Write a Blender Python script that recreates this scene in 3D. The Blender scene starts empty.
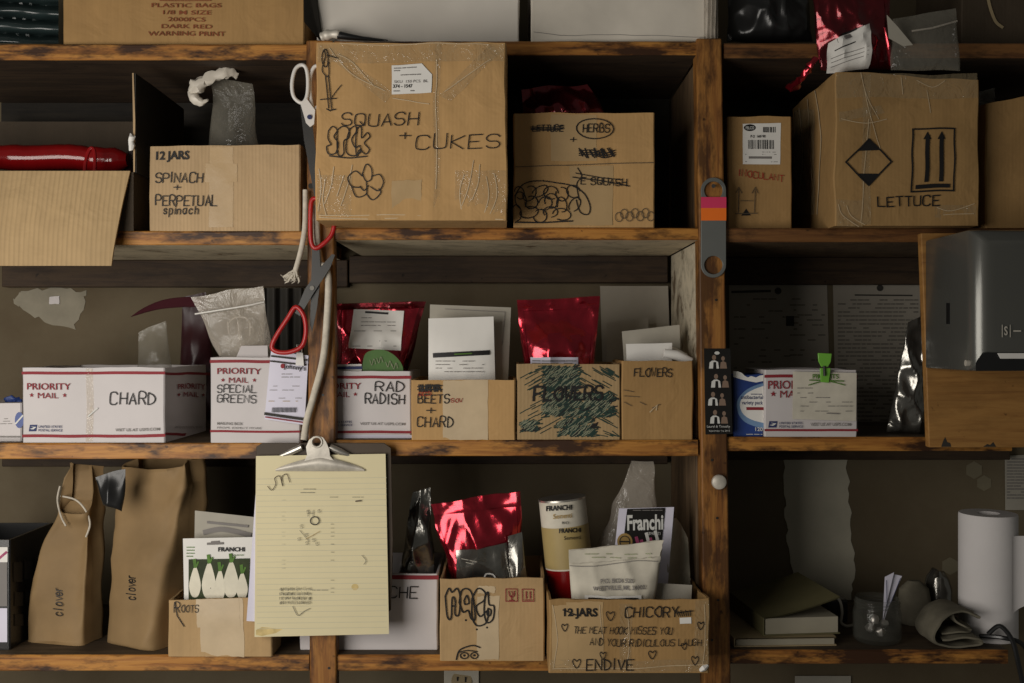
import bpy, bmesh, math, random
from mathutils import Vector, Matrix, noise

# ------------------------------------------------------------------ camera, light, exposure
scn = bpy.context.scene
COL = scn.collection
D, S, CZ = 1.85, 0.0018, 1.40          # camera distance, metres per pixel at the shelf fronts, eye height
CX, CY = 512.0, 341.5
CAM = Vector((0, -D, CZ))
cd = bpy.data.cameras.new('camera')
cam = bpy.data.objects.new('camera', cd)
COL.objects.link(cam)
cam.location = CAM
cam.rotation_euler = (math.pi / 2, 0, 0)
cd.sensor_width = 36
cd.lens = D * 36 / (1024 * S)
cd.clip_start = 0.05
scn.camera = cam

scn.view_settings.view_transform = 'Standard'
scn.view_settings.look = 'None'
scn.view_settings.gamma = 1
scn.view_settings.use_curve_mapping = False
scn.view_settings.exposure = 0.0

wd = bpy.data.worlds.new('room_air')
scn.world = wd
wd.use_nodes = True
wb = wd.node_tree.nodes['Background']
wb.inputs[0].default_value = (0.80, 0.78, 0.70, 1)
wb.inputs[1].default_value = 0.085


def area(name, loc, target, sx, sy, power, col):
    l = bpy.data.lights.new(name, 'AREA')
    l.shape = 'RECTANGLE'
    l.size, l.size_y, l.energy, l.color = sx, sy, power, col
    o = bpy.data.objects.new(name, l)
    COL.objects.link(o)
    o.location = loc
    o.rotation_euler = (Vector(target) - Vector(loc)).to_track_quat('-Z', 'Y').to_euler()
    return o


area('window_daylight', (-1.12, -1.34, 1.25), (-0.12, 0.05, 1.27), 1.15, 1.15, 24.0, (1.0, 0.945, 0.87))

# ------------------------------------------------------------------ coordinates
def W(px, py, y=0.0):
    """the point at depth y seen at photo pixel (px, py)"""
    k = S * (D + y) / D
    return Vector(((px - CX) * k, y, CZ - (py - CY) * k))


def ZS(py):
    return CZ - (py - CY) * S


def R(a):
    return math.radians(a)


# ------------------------------------------------------------------ materials
def _mat(name):
    m = bpy.data.materials.new(name)
    m.use_nodes = True
    nt = m.node_tree
    return m, nt, nt.nodes['Principled BSDF']


def N(nt, t, **kw):
    n = nt.nodes.new(t)
    for k, v in kw.items():
        if k.startswith('_'):
            setattr(n, k[1:], v)
        else:
            key = k.replace('__', ' ')
            n.inputs[int(key[1:]) if key[0] == 'i' and key[1:].isdigit() else key].default_value = v
    return n


def L(nt, a, b):
    nt.links.new(a, b)


def c4(c):
    return (c[0], c[1], c[2], 1)


def mul(c, k):
    return tuple(min(1, x * k) for x in c)


def ramp(nt, src, stops):
    r = nt.nodes.new('ShaderNodeValToRGB')
    e = r.color_ramp.elements
    while len(e) > 1:
        e.remove(e[-1])
    e[0].position, e[0].color = stops[0][0], c4(stops[0][1])
    for p, c in stops[1:]:
        x = e.new(p)
        x.color = c4(c)
    L(nt, src, r.inputs[0])
    return r


def noise_tex(nt, scale=(1, 1, 1), s=5.0, detail=4.0, rough=.6, dist=0.0):
    tc = nt.nodes.new('ShaderNodeTexCoord')
    mp = nt.nodes.new('ShaderNodeMapping')
    mp.inputs['Scale'].default_value = scale
    L(nt, tc.outputs['Object'], mp.inputs[0])
    n = N(nt, 'ShaderNodeTexNoise', Scale=s, Detail=detail, Roughness=rough, Distortion=dist)
    L(nt, mp.outputs[0], n.inputs['Vector'])
    return n


def bump(nt, b, h, strength, dist=.001):
    n = N(nt, 'ShaderNodeBump', Strength=strength, Distance=dist)
    L(nt, h, n.inputs['Height'])
    L(nt, n.outputs[0], b.inputs['Normal'])
    return n


def mix(nt, f, a, b, mode='MIX'):
    m = nt.nodes.new('ShaderNodeMix')
    m.data_type = 'RGBA'
    m.blend_type = mode
    for sock, v in ((0, f), (6, a), (7, b)):
        if hasattr(v, 'links'):
            L(nt, v, m.inputs[sock])
        elif isinstance(v, (int, float)):
            m.inputs[sock].default_value = v
        else:
            m.inputs[sock].default_value = c4(v)
    return m.outputs[2]


def plain(name, col, rough=.6, metal=0., spec=.3, var=.12, vs=9., bmp=0., bs=60., emit=None):
    m, nt, b = _mat(name)
    n = noise_tex(nt, s=vs)
    r = ramp(nt, n.outputs['Fac'], [(.3, mul(col, 1 - var)), (.7, mul(col, 1 + var))])
    L(nt, r.outputs[0], b.inputs['Base Color'])
    b.inputs['Roughness'].default_value = rough
    b.inputs['Metallic'].default_value = metal
    b.inputs['Specular IOR Level'].default_value = spec
    if bmp:
        bump(nt, b, noise_tex(nt, s=bs).outputs['Fac'], bmp)
    return m


def cardboard(name, col, stripe=.10, period=.0065, axis=0, stain=.25):
    m, nt, b = _mat(name)
    tc = nt.nodes.new('ShaderNodeTexCoord')
    mp = nt.nodes.new('ShaderNodeMapping')
    L(nt, tc.outputs['Object'], mp.inputs[0])
    w = N(nt, 'ShaderNodeTexWave', Scale=1 / period / 3.18, Distortion=.6, Detail=1.5)
    w.bands_direction = 'XYZ'[axis]
    L(nt, mp.outputs[0], w.inputs['Vector'])
    n1 = noise_tex(nt, s=5, detail=5)
    n2 = noise_tex(nt, scale=(1, 1, 1), s=38, detail=3)
    base = ramp(nt, n1.outputs['Fac'], [(.25, mul(col, .80)), (.5, col), (.78, mul(col, 1.14))])
    sk = noise_tex(nt, scale=((1, 1, .05) if axis == 0 else (.05, 1, 1)), s=34, detail=4, rough=.7)
    skr = ramp(nt, sk.outputs['Fac'], [(.35, (.26, .26, .26)), (.62, (0, 0, 0))])
    bcol = mix(nt, skr.outputs[0], base.outputs[0], mul(col, .62))
    lines = noise_tex(nt, scale=((1, 1, .06) if axis == 0 else (.06, 1, 1)), s=70, detail=2)
    wr = ramp(nt, w.outputs['Fac'], [(0, (0, 0, 0)), (.55, (.15, .15, .15)), (1, (1, 1, 1))])
    f = nt.nodes.new('ShaderNodeMath')
    f.operation = 'MULTIPLY'
    L(nt, wr.outputs[0], f.inputs[0])
    L(nt, lines.outputs['Fac'], f.inputs[1])
    f2 = nt.nodes.new('ShaderNodeMath')
    f2.operation = 'MULTIPLY'
    L(nt, f.outputs[0], f2.inputs[0])
    f2.inputs[1].default_value = stripe * 4
    c = mix(nt, f2.outputs[0], bcol, mul(col, .62))
    st = ramp(nt, noise_tex(nt, s=9, detail=6, rough=.7).outputs['Fac'], [(.58, (0, 0, 0)), (.8, (stain,) * 3)])
    c = mix(nt, st.outputs[0], c, mul(col, .5))
    L(nt, c, b.inputs['Base Color'])
    b.inputs['Roughness'].default_value = .72
    b.inputs['Specular IOR Level'].default_value = .25
    h = nt.nodes.new('ShaderNodeMath')
    h.operation = 'ADD'
    L(nt, w.outputs['Fac'], h.inputs[0])
    L(nt, n2.outputs['Fac'], h.inputs[1])
    b1 = bump(nt, b, h.outputs[0], .06 + stripe, .0008)
    b2 = N(nt, 'ShaderNodeBump', Strength=.55, Distance=.006)
    L(nt, noise_tex(nt, s=16, detail=3, rough=.55, dist=.7).outputs['Fac'], b2.inputs['Height'])
    L(nt, b2.outputs[0], b1.inputs['Normal'])
    return m


def wood(name, axis, light, mid, dark, stain=.5, rough=.5):
    m, nt, b = _mat(name)
    sc = [20, 20, 20]
    sc[axis] = 1.1
    g = noise_tex(nt, scale=tuple(sc), s=4.5, detail=6, rough=.65, dist=.6)
    col = ramp(nt, g.outputs['Fac'], [(.28, dark), (.42, mid), (.58, light), (.75, mid)])
    sc2 = [9, 9, 9]
    sc2[axis] = 2.6
    s2 = noise_tex(nt, scale=tuple(sc2), s=2.2, detail=5, rough=.7)
    sr = ramp(nt, s2.outputs['Fac'], [(.46, (0, 0, 0)), (.58, (stain,) * 3)])
    c = mix(nt, sr.outputs[0], col.outputs[0], mul(dark, .55))
    k = noise_tex(nt, scale=(9, 9, 9), s=6, detail=2)
    kr = ramp(nt, k.outputs['Fac'], [(.70, (0, 0, 0)), (.76, (.8, .8, .8))])
    c = mix(nt, kr.outputs[0], c, mul(dark, .35))
    L(nt, c, b.inputs['Base Color'])
    b.inputs['Roughness'].default_value = rough
    b.inputs['Specular IOR Level'].default_value = .3
    bump(nt, b, g.outputs['Fac'], .35, .0015)
    return m


def painted(name, paint, under, amount=.5):
    m, nt, b = _mat(name)
    g = noise_tex(nt, scale=(3, 3, 3), s=5, detail=7, rough=.72, dist=.5)
    r = ramp(nt, g.outputs['Fac'], [(amount - .06, under), (amount, mul(paint, .7)), (amount + .12, paint)])
    L(nt, r.outputs[0], b.inputs['Base Color'])
    b.inputs['Roughness'].default_value = .75
    bump(nt, b, g.outputs['Fac'], .3, .002)
    return m


def foil(name, col, rough=.22, bs=26.):
    m, nt, b = _mat(name)
    n = noise_tex(nt, s=bs, detail=3, rough=.5, dist=1.2)
    c = ramp(nt, n.outputs['Fac'], [(.3, mul(col, .7)), (.7, mul(col, 1.15))])
    L(nt, c.outputs[0], b.inputs['Base Color'])
    b.inputs['Metallic'].default_value = .85
    b.inputs['Roughness'].default_value = rough
    bump(nt, b, n.outputs['Fac'], .45, .004)
    b.inputs['Coat Weight'].default_value = .7
    b.inputs['Coat Roughness'].default_value = .12
    return m


def clear(name, col, opac, rough=.18, bs=30., bstr=.5, bd=.004):
    m, nt, b = _mat(name)
    out = nt.nodes['Material Output']
    b.inputs['Base Color'].default_value = c4(col)
    b.inputs['Roughness'].default_value = rough
    b.inputs['Specular IOR Level'].default_value = .8
    n = noise_tex(nt, s=bs, detail=3, dist=.8)
    bm = bump(nt, b, n.outputs['Fac'], bstr, bd)
    t = nt.nodes.new('ShaderNodeBsdfTransparent')
    lw = N(nt, 'ShaderNodeLayerWeight', Blend=.35)
    L(nt, bm.outputs[0], lw.inputs['Normal'])
    mr = N(nt, 'ShaderNodeMapRange')
    mr.inputs['To Min'].default_value = opac
    mr.inputs['To Max'].default_value = min(1, opac + .45)
    L(nt, lw.outputs['Facing'], mr.inputs['Value'])
    mx = nt.nodes.new('ShaderNodeMixShader')
    L(nt, mr.outputs[0], mx.inputs[0])
    L(nt, t.outputs[0], mx.inputs[1])
    L(nt, b.outputs[0], mx.inputs[2])
    L(nt, mx.outputs[0], out.inputs['Surface'])
    return m


KR = (.40, .255, .120)
M = {}
M['card'] = cardboard('cardboard_tan', (.475, .287, .118), stripe=.008)
M['card_light'] = cardboard('cardboard_pale', (.47, .325, .178), stripe=.13)
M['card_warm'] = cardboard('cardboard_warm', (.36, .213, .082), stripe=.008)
M['card_old'] = cardboard('cardboard_worn', (.35, .21, .082), stripe=.008, stain=.55)
M['card_plain'] = cardboard('cardboard_smooth', (.44, .29, .14), stripe=.006)
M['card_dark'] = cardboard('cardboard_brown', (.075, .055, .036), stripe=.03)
M['card_flap'] = cardboard('cardboard_ribbed', (.45, .31, .158), stripe=.2, period=.0085)
M['white_card'] = plain('white_card', (.54, .505, .50), .6, var=.06, vs=6, bmp=.1)
M['grey_card'] = plain('grey_white_card', (.50, .465, .415), .65, var=.14, vs=3, bmp=.12)
M['paper'] = plain('white_paper', (.72, .70, .66), .7, var=.05, bmp=.12, bs=25)
M['paper_lilac'] = plain('bluish_white_paper', (.62, .60, .70), .6, var=.04)
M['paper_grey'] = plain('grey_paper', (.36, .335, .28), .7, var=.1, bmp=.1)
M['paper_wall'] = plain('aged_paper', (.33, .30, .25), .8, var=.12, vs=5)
M['paper_cream'] = plain('cream_paper', (.56, .52, .43), .75, var=.2, vs=14, bmp=.25, bs=30)
M['paper_yellow'] = plain('yellow_legal_paper', (.66, .585, .37), .7, var=.05, vs=5, bmp=.05, bs=20)
M['kraft'] = plain('brown_kraft_paper', (.235, .152, .070), .7, var=.16, vs=7, bmp=.45, bs=22)
M['shelf_top'] = wood('grimy_shelf_top', 0, (.10, .07, .042), (.07, .048, .028), (.035, .024, .015), .5, .7)
M['wood_x'] = wood('varnished_plank', 0, (.44, .20, .042), (.29, .115, .024), (.075, .03, .012), 1.0)
M['wood_dark'] = wood('dark_plank', 0, (.19, .085, .026), (.12, .05, .017), (.04, .02, .01), .8)
M['wood_z'] = wood('varnished_post', 2, (.33, .150, .036), (.22, .088, .022), (.07, .028, .012), .8)
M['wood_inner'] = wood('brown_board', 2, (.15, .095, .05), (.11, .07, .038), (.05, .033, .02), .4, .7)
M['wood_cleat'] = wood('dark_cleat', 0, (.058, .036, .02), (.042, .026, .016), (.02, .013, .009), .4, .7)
M['ply'] = wood('plywood', 0, (.37, .19, .055), (.31, .15, .042), (.2, .09, .027), .25, .55)
M['whitewash'] = painted('worn_white_paint', (.56, .49, .36), (.13, .09, .05), .44)
M['underside'] = painted('stained_white_underside', (.62, .52, .35), (.20, .13, .065), .40)
M['foil_red'] = foil('red_foil', (.45, .018, .036), .19, 20)
M['foil_dark_red'] = foil('deep_red_foil', (.16, .008, .014), .26, 22)
M['foil_silver'] = foil('dark_silver_foil', (.26, .25, .225), .22)
M['film_red'] = plain('red_plastic_film', (.20, .004, .005), .14, 0, .7, .25, 12)
M['maroon_matte'] = plain('matte_maroon_plastic', (.045, .010, .014), .85, 0, .08, .2)
M['film_maroon'] = plain('maroon_plastic_film', (.035, .008, .011), .35, 0, .4, .25, 12)
M['clear'] = clear('clear_plastic', (.55, .52, .46), .20, bstr=.9)
M['clear_grey'] = clear('grey_clear_plastic', (.30, .28, .23), .20, .14, 24, .9, .008)
M['clear_milky'] = clear('milky_plastic', (.60, .54, .46), .30, .15, 24, .9, .008)
M['clear_tape'] = clear('clear_tape', (.60, .47, .28), .16, .10, 34, 1.0, .012)
M['tape'] = plain('packing_tape', (.42, .285, .14), .32, 0, .5, .08, 14, .3, 40)
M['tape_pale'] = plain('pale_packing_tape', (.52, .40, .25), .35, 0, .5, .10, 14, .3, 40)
M['wrap_white'] = plain('white_plastic_wrap', (.62, .57, .49), .4, 0, .5, .12, 6, .6, 18)
M['wrap_dark'] = plain('dark_green_plastic', (.016, .026, .026), .24, 0, .6, .3, 6, .2, 20)
M['black_plastic'] = plain('black_plastic', (.012, .012, .012), .3, 0, .5, .2)
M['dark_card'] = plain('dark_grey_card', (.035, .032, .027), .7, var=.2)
M['ink'] = plain('black_marker', (.012, .011, .011), .55, 0, .3, .1)
M['ink_faint'] = plain('faded_marker', (.10, .075, .05), .6, 0, .2, .2)
M['pencil'] = plain('pencil_grey', (.26, .24, .18), .8, 0, .1, .2)
M['line_blue'] = plain('ruled_line', (.52, .49, .36), .8, 0, .1, .05)
M['ink_red'] = plain('red_marker', (.30, .018, .015), .6, 0, .2, .1)
M['print_red'] = plain('postal_red_print', (.24, .026, .034), .6, 0, .2, .1)
M['print_rust'] = plain('rust_print', (.20, .060, .025), .7, 0, .2, .2)
M['print_grey'] = plain('grey_print', (.20, .185, .175), .7, 0, .2, .1)
M['print_blue'] = plain('navy_print', (.035, .045, .12), .6, 0, .2, .1)
M['blue_box'] = plain('blue_box_print', (.022, .050, .20), .4, 0, .4, .25, 12)
M['sky_blue'] = plain('light_blue_print', (.16, .26, .42), .4, 0, .4, .2)
M['green_hatch'] = plain('green_felt_pen', (.020, .042, .033), .6, 0, .2, .2)
M['white_hatch'] = plain('white_chalk_pen', (.24, .25, .17), .8, 0, .1, .2)
M['leaf_print'] = plain('green_print', (.08, .17, .03), .6, 0, .2, .3, 40)
M['green_tag'] = plain('green_tag', (.055, .13, .025), .5, 0, .3, .2, 20)
M['lime'] = plain('lime_green_plastic', (.16, .42, .05), .35, 0, .5, .1)
M['gold'] = plain('gold_print', (.34, .22, .07), .5, 0, .3, .15)
M['olive_gold'] = plain('olive_label', (.36, .27, .11), .5, 0, .3, .12)
M['pink_print'] = plain('plum_print', (.30, .05, .12), .5, 0, .3, .3, 60)
M['root_white'] = plain('turnip_white', (.66, .62, .50), .6, 0, .2, .1, 30)
M['steel'] = plain('worn_steel', (.52, .49, .44), .34, .85, .5, .25, 16, .2)
M['nickel'] = plain('spotted_nickel', (.56, .52, .45), .5, .25, .5, .34, 26, .25)
M['blade'] = plain('dark_blade', (.022, .021, .019), .4, .1, .5, .2)
M['bar_grey'] = plain('grey_strap', (.15, .155, .145), .5, .3, .4, .08)
M['handle_red'] = plain('red_handle', (.38, .010, .010), .36, 0, .5, .1)
M['handle_white'] = plain('white_handle', (.66, .64, .61), .35, 0, .5, .05)
M['stick_pink'] = plain('pink_sticker', (.62, .045, .12), .6, 0, .2, .06)
M['stick_orange'] = plain('orange_sticker', (.80, .17, .02), .6, 0, .2, .06)
M['dispenser'] = plain('smoke_grey_plastic', (.12, .12, .108), .22, .4, .5, .05, 4)
M['rope'] = plain('cotton_rope', (.52, .47, .39), .9, 0, .1, .15, 80, .6, 200)
M['board'] = plain('dark_hardboard', (.055, .038, .024), .55, 0, .3, .2)
M['cloth'] = plain('grey_cloth', (.15, .135, .10), .9, 0, .1, .2, 20, .5, 120)
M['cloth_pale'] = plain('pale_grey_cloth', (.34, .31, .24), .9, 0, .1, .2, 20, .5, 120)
M['book_cover'] = plain('olive_cover', (.13, .115, .055), .6, 0, .3, .15)
M['book_pages'] = plain('book_pages', (.33, .30, .23), .8, 0, .1, .1)
M['tan'] = plain('tan_cover', (.36, .28, .16), .6, 0, .3, .15)
M['roll_paper'] = plain('towel_paper', (.66, .63, .62), .85, 0, .1, .04, 10, .25, 70)
M['glass'] = clear('jar_glass', (.10, .10, .085), .10, .05, 10, .2)
M['outlet'] = plain('outlet_plate', (.50, .46, .38), .4, 0, .4, .05)
M['skin'] = plain('printed_skin', (.22, .15, .11), .6, 0, .2, .1)
M['print_white'] = plain('printed_white', (.60, .60, .57), .6, 0, .2, .08)
M['photo_black'] = plain('photo_black', (.012, .011, .010), .35, 0, .4, .2)


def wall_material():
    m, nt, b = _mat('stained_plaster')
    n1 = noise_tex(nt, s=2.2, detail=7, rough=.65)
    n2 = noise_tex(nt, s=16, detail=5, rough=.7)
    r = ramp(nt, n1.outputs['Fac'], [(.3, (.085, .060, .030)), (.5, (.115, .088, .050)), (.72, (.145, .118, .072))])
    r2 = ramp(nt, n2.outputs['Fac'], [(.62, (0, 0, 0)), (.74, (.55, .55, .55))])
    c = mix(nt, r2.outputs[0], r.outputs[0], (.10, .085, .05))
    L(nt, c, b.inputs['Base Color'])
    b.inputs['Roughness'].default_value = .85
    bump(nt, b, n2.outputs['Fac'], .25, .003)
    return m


M['wall'] = wall_material()

# ------------------------------------------------------------------ mesh helpers
class MB:
    def __init__(s):
        s.v, s.f, s.m = [], [], []

    def face(s, idx, mi=0):
        s.f.append(tuple(idx))
        s.m.append(mi)

    def pt(s, p):
        s.v.append(Vector(p))
        return len(s.v) - 1

    def poly(s, pts, mi=0):
        b = len(s.v)
        s.v += [Vector(p) for p in pts]
        s.face(range(b, b + len(pts)), mi)

    def grid(s, fn, nu, nv, flip=False, mi=0):
        b = len(s.v)
        for j in range(nv + 1):
            for i in range(nu + 1):
                s.v.append(Vector(fn(i / nu, j / nv)))
        for j in range(nv):
            for i in range(nu):
                a = b + j * (nu + 1) + i
                q = (a, a + 1, a + nu + 2, a + nu + 1)
                s.face(q[::-1] if flip else q, mi)

    def hexa(s, p, mi=0, mib=None):
        """8 corners: bottom 4 (ccw seen from above) then top 4"""
        b = len(s.v)
        s.v += [Vector(q) for q in p]
        for k, q in enumerate(((3, 2, 1, 0), (4, 5, 6, 7), (0, 1, 5, 4), (1, 2, 6, 5), (2, 3, 7, 6), (3, 0, 4, 7))):
            s.face([b + i for i in q], mib if (k == 0 and mib is not None) else mi)

    def box(s, lo, hi, mi=0, mib=None):
        x0, y0, z0 = lo
        x1, y1, z1 = hi
        s.hexa([(x0, y0, z0), (x1, y0, z0), (x1, y1, z0), (x0, y1, z0),
                (x0, y0, z1), (x1, y0, z1), (x1, y1, z1), (x0, y1, z1)], mi, mib)

    def slab(s, quad, n, t, mi=0):
        """quad of points pushed back by t along n (a plate with depth)"""
        n = Vector(n).normalized()
        q = [Vector(p) for p in quad]
        k = len(q)
        b = len(s.v)
        s.v += q + [p - n * t for p in q]
        s.face(range(b, b + k), mi)
        s.face([b + k + i for i in range(k)][::-1], mi)
        for i in range(k):
            j = (i + 1) % k
            s.face((b + j, b + i, b + k + i, b + k + j), mi)

    def tube(s, path, r, n=10, caps=True, flat=1.0, up=None):
        path = [Vector(p) for p in path]
        rr = r if isinstance(r, (list, tuple)) else [r] * len(path)
        b = len(s.v)
        prev = None
        for i, p in enumerate(path):
            t = (path[min(i + 1, len(path) - 1)] - path[max(i - 1, 0)]).normalized()
            if prev is None:
                u = Vector(up) if up else (Vector((0, 1, 0)) if abs(t.y) < .9 else Vector((1, 0, 0)))
            else:
                u = prev
            u = (u - t * u.dot(t)).normalized()
            prev = u
            w = t.cross(u)
            for k in range(n):
                a = 2 * math.pi * k / n
                s.v.append(p + u * (math.cos(a) * rr[i] * flat) + w * (math.sin(a) * rr[i]))
        for i in range(len(path) - 1):
            for k in range(n):
                k2 = (k + 1) % n
                s.face((b + i * n + k, b + i * n + k2, b + (i + 1) * n + k2, b + (i + 1) * n + k))
        if caps:
            s.face([b + k for k in range(n)][::-1])
            e = b + (len(path) - 1) * n
            s.face([e + k for k in range(n)])

    def lathe(s, c, prof, n=28, fn=None):
        c = Vector(c)
        b = len(s.v)
        for r, z in prof:
            for k in range(n):
                a = 2 * math.pi * k / n
                p = Vector((math.cos(a) * r, math.sin(a) * r, z))
                if fn:
                    p = fn(p, a)
                s.v.append(c + p)
        for i in range(len(prof) - 1):
            for k in range(n):
                k2 = (k + 1) % n
                s.face((b + i * n + k, b + i * n + k2, b + (i + 1) * n + k2, b + (i + 1) * n + k))
        s.face([b + k for k in range(n)][::-1])
        e = b + (len(prof) - 1) * n
        s.face([e + k for k in range(n)])

    def xform(s, fn):
        s.v = [Vector(fn(p)) for p in s.v]
        return s

    def obj(s, name, mat, inv=None, bevel=0, sharp=38, weld=False):
        me = bpy.data.meshes.new(name)
        vs = [inv @ p for p in s.v] if inv is not None else s.v
        me.from_pydata([tuple(p) for p in vs], [], s.f)
        mats = mat if isinstance(mat, (list, tuple)) else [mat]
        for mm in mats:
            me.materials.append(M[mm] if isinstance(mm, str) else mm)
        if len(mats) > 1:
            me.polygons.foreach_set('material_index', s.m)
        me.validate()
        me.update()
        me.shade_smooth()
        me.set_sharp_from_angle(angle=R(sharp))
        o = bpy.data.objects.new(name, me)
        COL.objects.link(o)
        if bevel:
            md = o.modifiers.new('edge', 'BEVEL')
            md.width = bevel
            md.segments = 2
            md.limit_method = 'ANGLE'
            md.angle_limit = R(40)
        return o


MATS = {}


def tag(o, label, cat, group=None, kind=None):
    if label:
        o['label'] = label
    if cat:
        o['category'] = cat
    if group:
        o['group'] = group
    if kind:
        o['kind'] = kind
    return o


def thing(name, label, cat, loc, yaw=0., group=None):
    o = bpy.data.objects.new(name, None)
    o.empty_display_size = .03
    COL.objects.link(o)
    o.location = loc
    o.rotation_euler = (0, 0, yaw)
    MATS[o.name] = (Matrix.Translation(Vector(loc)) @ Matrix.Rotation(yaw, 4, 'Z')).inverted()
    tag(o, label, cat, group)
    return o


def part(t, name, mb, mat, parent=None, label=None, **kw):
    """mesh given in world coordinates, becomes a child of thing t (or of its part `parent`)"""
    if not mb.f:
        return None
    o = mb.obj(name, mat, inv=MATS[t.name], **kw)
    o.parent = parent or t
    if label:
        o['label'] = label
    return o


def base_of(mb):
    xs = [p.x for p in mb.v]
    ys = [p.y for p in mb.v]
    return Vector(((min(xs) + max(xs)) / 2, (min(ys) + max(ys)) / 2, min(p.z for p in mb.v)))


def solo(name, label, cat, mb, mat, group=None, **kw):
    b = base_of(mb)
    o = mb.obj(name, mat, inv=Matrix.Translation(-b), **kw)
    o.location = b
    MATS[o.name] = Matrix.Translation(-b)
    return tag(o, label, cat, group)


def struct(name, mb, mat, **kw):
    b = base_of(mb)
    o = mb.obj(name, mat, inv=Matrix.Translation(-b), **kw)
    o.location = b
    MATS[o.name] = Matrix.Translation(-b)
    o['kind'] = 'structure'
    return o


def smooth(pts, n=6, closed=False):
    """Catmull-Rom through 2-D or 3-D points"""
    P = [Vector(p) for p in pts]
    if len(P) < 3:
        return P
    out = []
    k = len(P)
    rng = range(k if closed else k - 1)
    for i in rng:
        p0 = P[(i - 1) % k] if (closed or i > 0) else P[0]
        p1, p2 = P[i], P[(i + 1) % k]
        p3 = P[(i + 2) % k] if (closed or i + 2 < k) else P[-1]
        for j in range(n):
            t = j / n
            out.append(.5 * ((2 * p1) + (p2 - p0) * t + (2 * p0 - 5 * p1 + 4 * p2 - p3) * t * t + (3 * p1 - p0 - 3 * p2 + p3) * t ** 3))
    out.append(P[0].copy() if closed else P[-1].copy())
    return out


# ------------------------------------------------------------------ marks on surfaces
class Flat:
    """a flat face in the world; P() gives the point of it seen at a photo pixel"""

    def __init__(s, o, ux, uz, field=None):
        s.o, s.ux, s.uz = Vector(o), Vector(ux).normalized(), Vector(uz).normalized()
        s.n = s.ux.cross(s.uz).normalized()
        s.field = field

    def P(s, px, py, eps=.0006):
        d = W(px, py, 0) - CAM
        h = CAM + d * ((s.o - CAM).dot(s.n) / d.dot(s.n))
        if s.field:
            h = h + s.field(h)
        return h + s.n * eps


FONT = {k: v for k, v in (x.split(':') for x in (
    "A:00-26-40|12-32;B:00-06-26-35-34-23-03|23-33-42-41-30-00;C:45-36-16-05-01-10-30-41;D:00-06-16-35-43-31-10-00;"
    "E:46-06-00-40|03-33;F:46-06-00|03-33;G:45-36-16-05-01-10-30-41-43-23;H:00-06|40-46|03-43;I:20-26;J:46-41-30-10-01;"
    "K:00-06|46-03-40;L:06-00-40;M:00-06-23-46-40;N:00-06-40-46;O:20-11-02-04-15-26-36-45-43-41-30-20;P:00-06-36-45-44-33-03;"
    "Q:10-01-05-16-36-45-41-30-10|22-40;R:00-06-36-45-44-33-03|23-40;S:45-36-16-05-04-13-33-42-41-30-10-01;T:20-26|06-46;"
    "U:06-01-10-30-41-46;V:06-20-46;W:06-10-23-30-46;X:00-46|06-40;Y:06-23-46|23-20;Z:06-46-00-40;+:21-25|03-43;1:15-26-20;"
    "2:05-16-36-45-44-00-40;a:34-14-03-01-10-20-32-34-30;c:33-24-14-03-01-10-20-31;h:06-00|03-14-24-33-30;i:14-10|15-16;l:16-10;"
    "n:04-00|03-14-24-33-30;o:14-03-01-10-20-31-33-24-14;p:04-0n|04-24-33-31-20-00;v:04-20-44;e:02-32-33-24-14-03-01-10-20-31;"
    "r:04-00|03-14-24;s:33-24-14-03-12-22-31-20-10-01;g:34-14-03-01-10-30|34-3m-2n-0n;b:06-00|02-13-23-32-31-20-00").split(';'))}
ROUND = set('BCDGJOPQRSU2aceghnoprsb')
NARROW = set("I1il'.")
_txt = {}


def text_mesh(txt, bold):
    key = (txt, bold)
    if key not in _txt:
        cu = bpy.data.curves.new('t', 'FONT')
        cu.body = txt
        cu.size = 1
        cu.offset = bold
        cu.resolution_u = 3
        o = bpy.data.objects.new('t', cu)
        COL.objects.link(o)
        me = bpy.data.meshes.new_from_object(o.evaluated_get(bpy.context.evaluated_depsgraph_get()))
        v = [(p.co.x, p.co.y) for p in me.vertices]
        f = [tuple(p.vertices) for p in me.polygons]
        bpy.data.objects.remove(o)
        bpy.data.curves.remove(cu)
        bpy.data.meshes.remove(me)
        _txt[key] = (v, f)
    return _txt[key]


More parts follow.
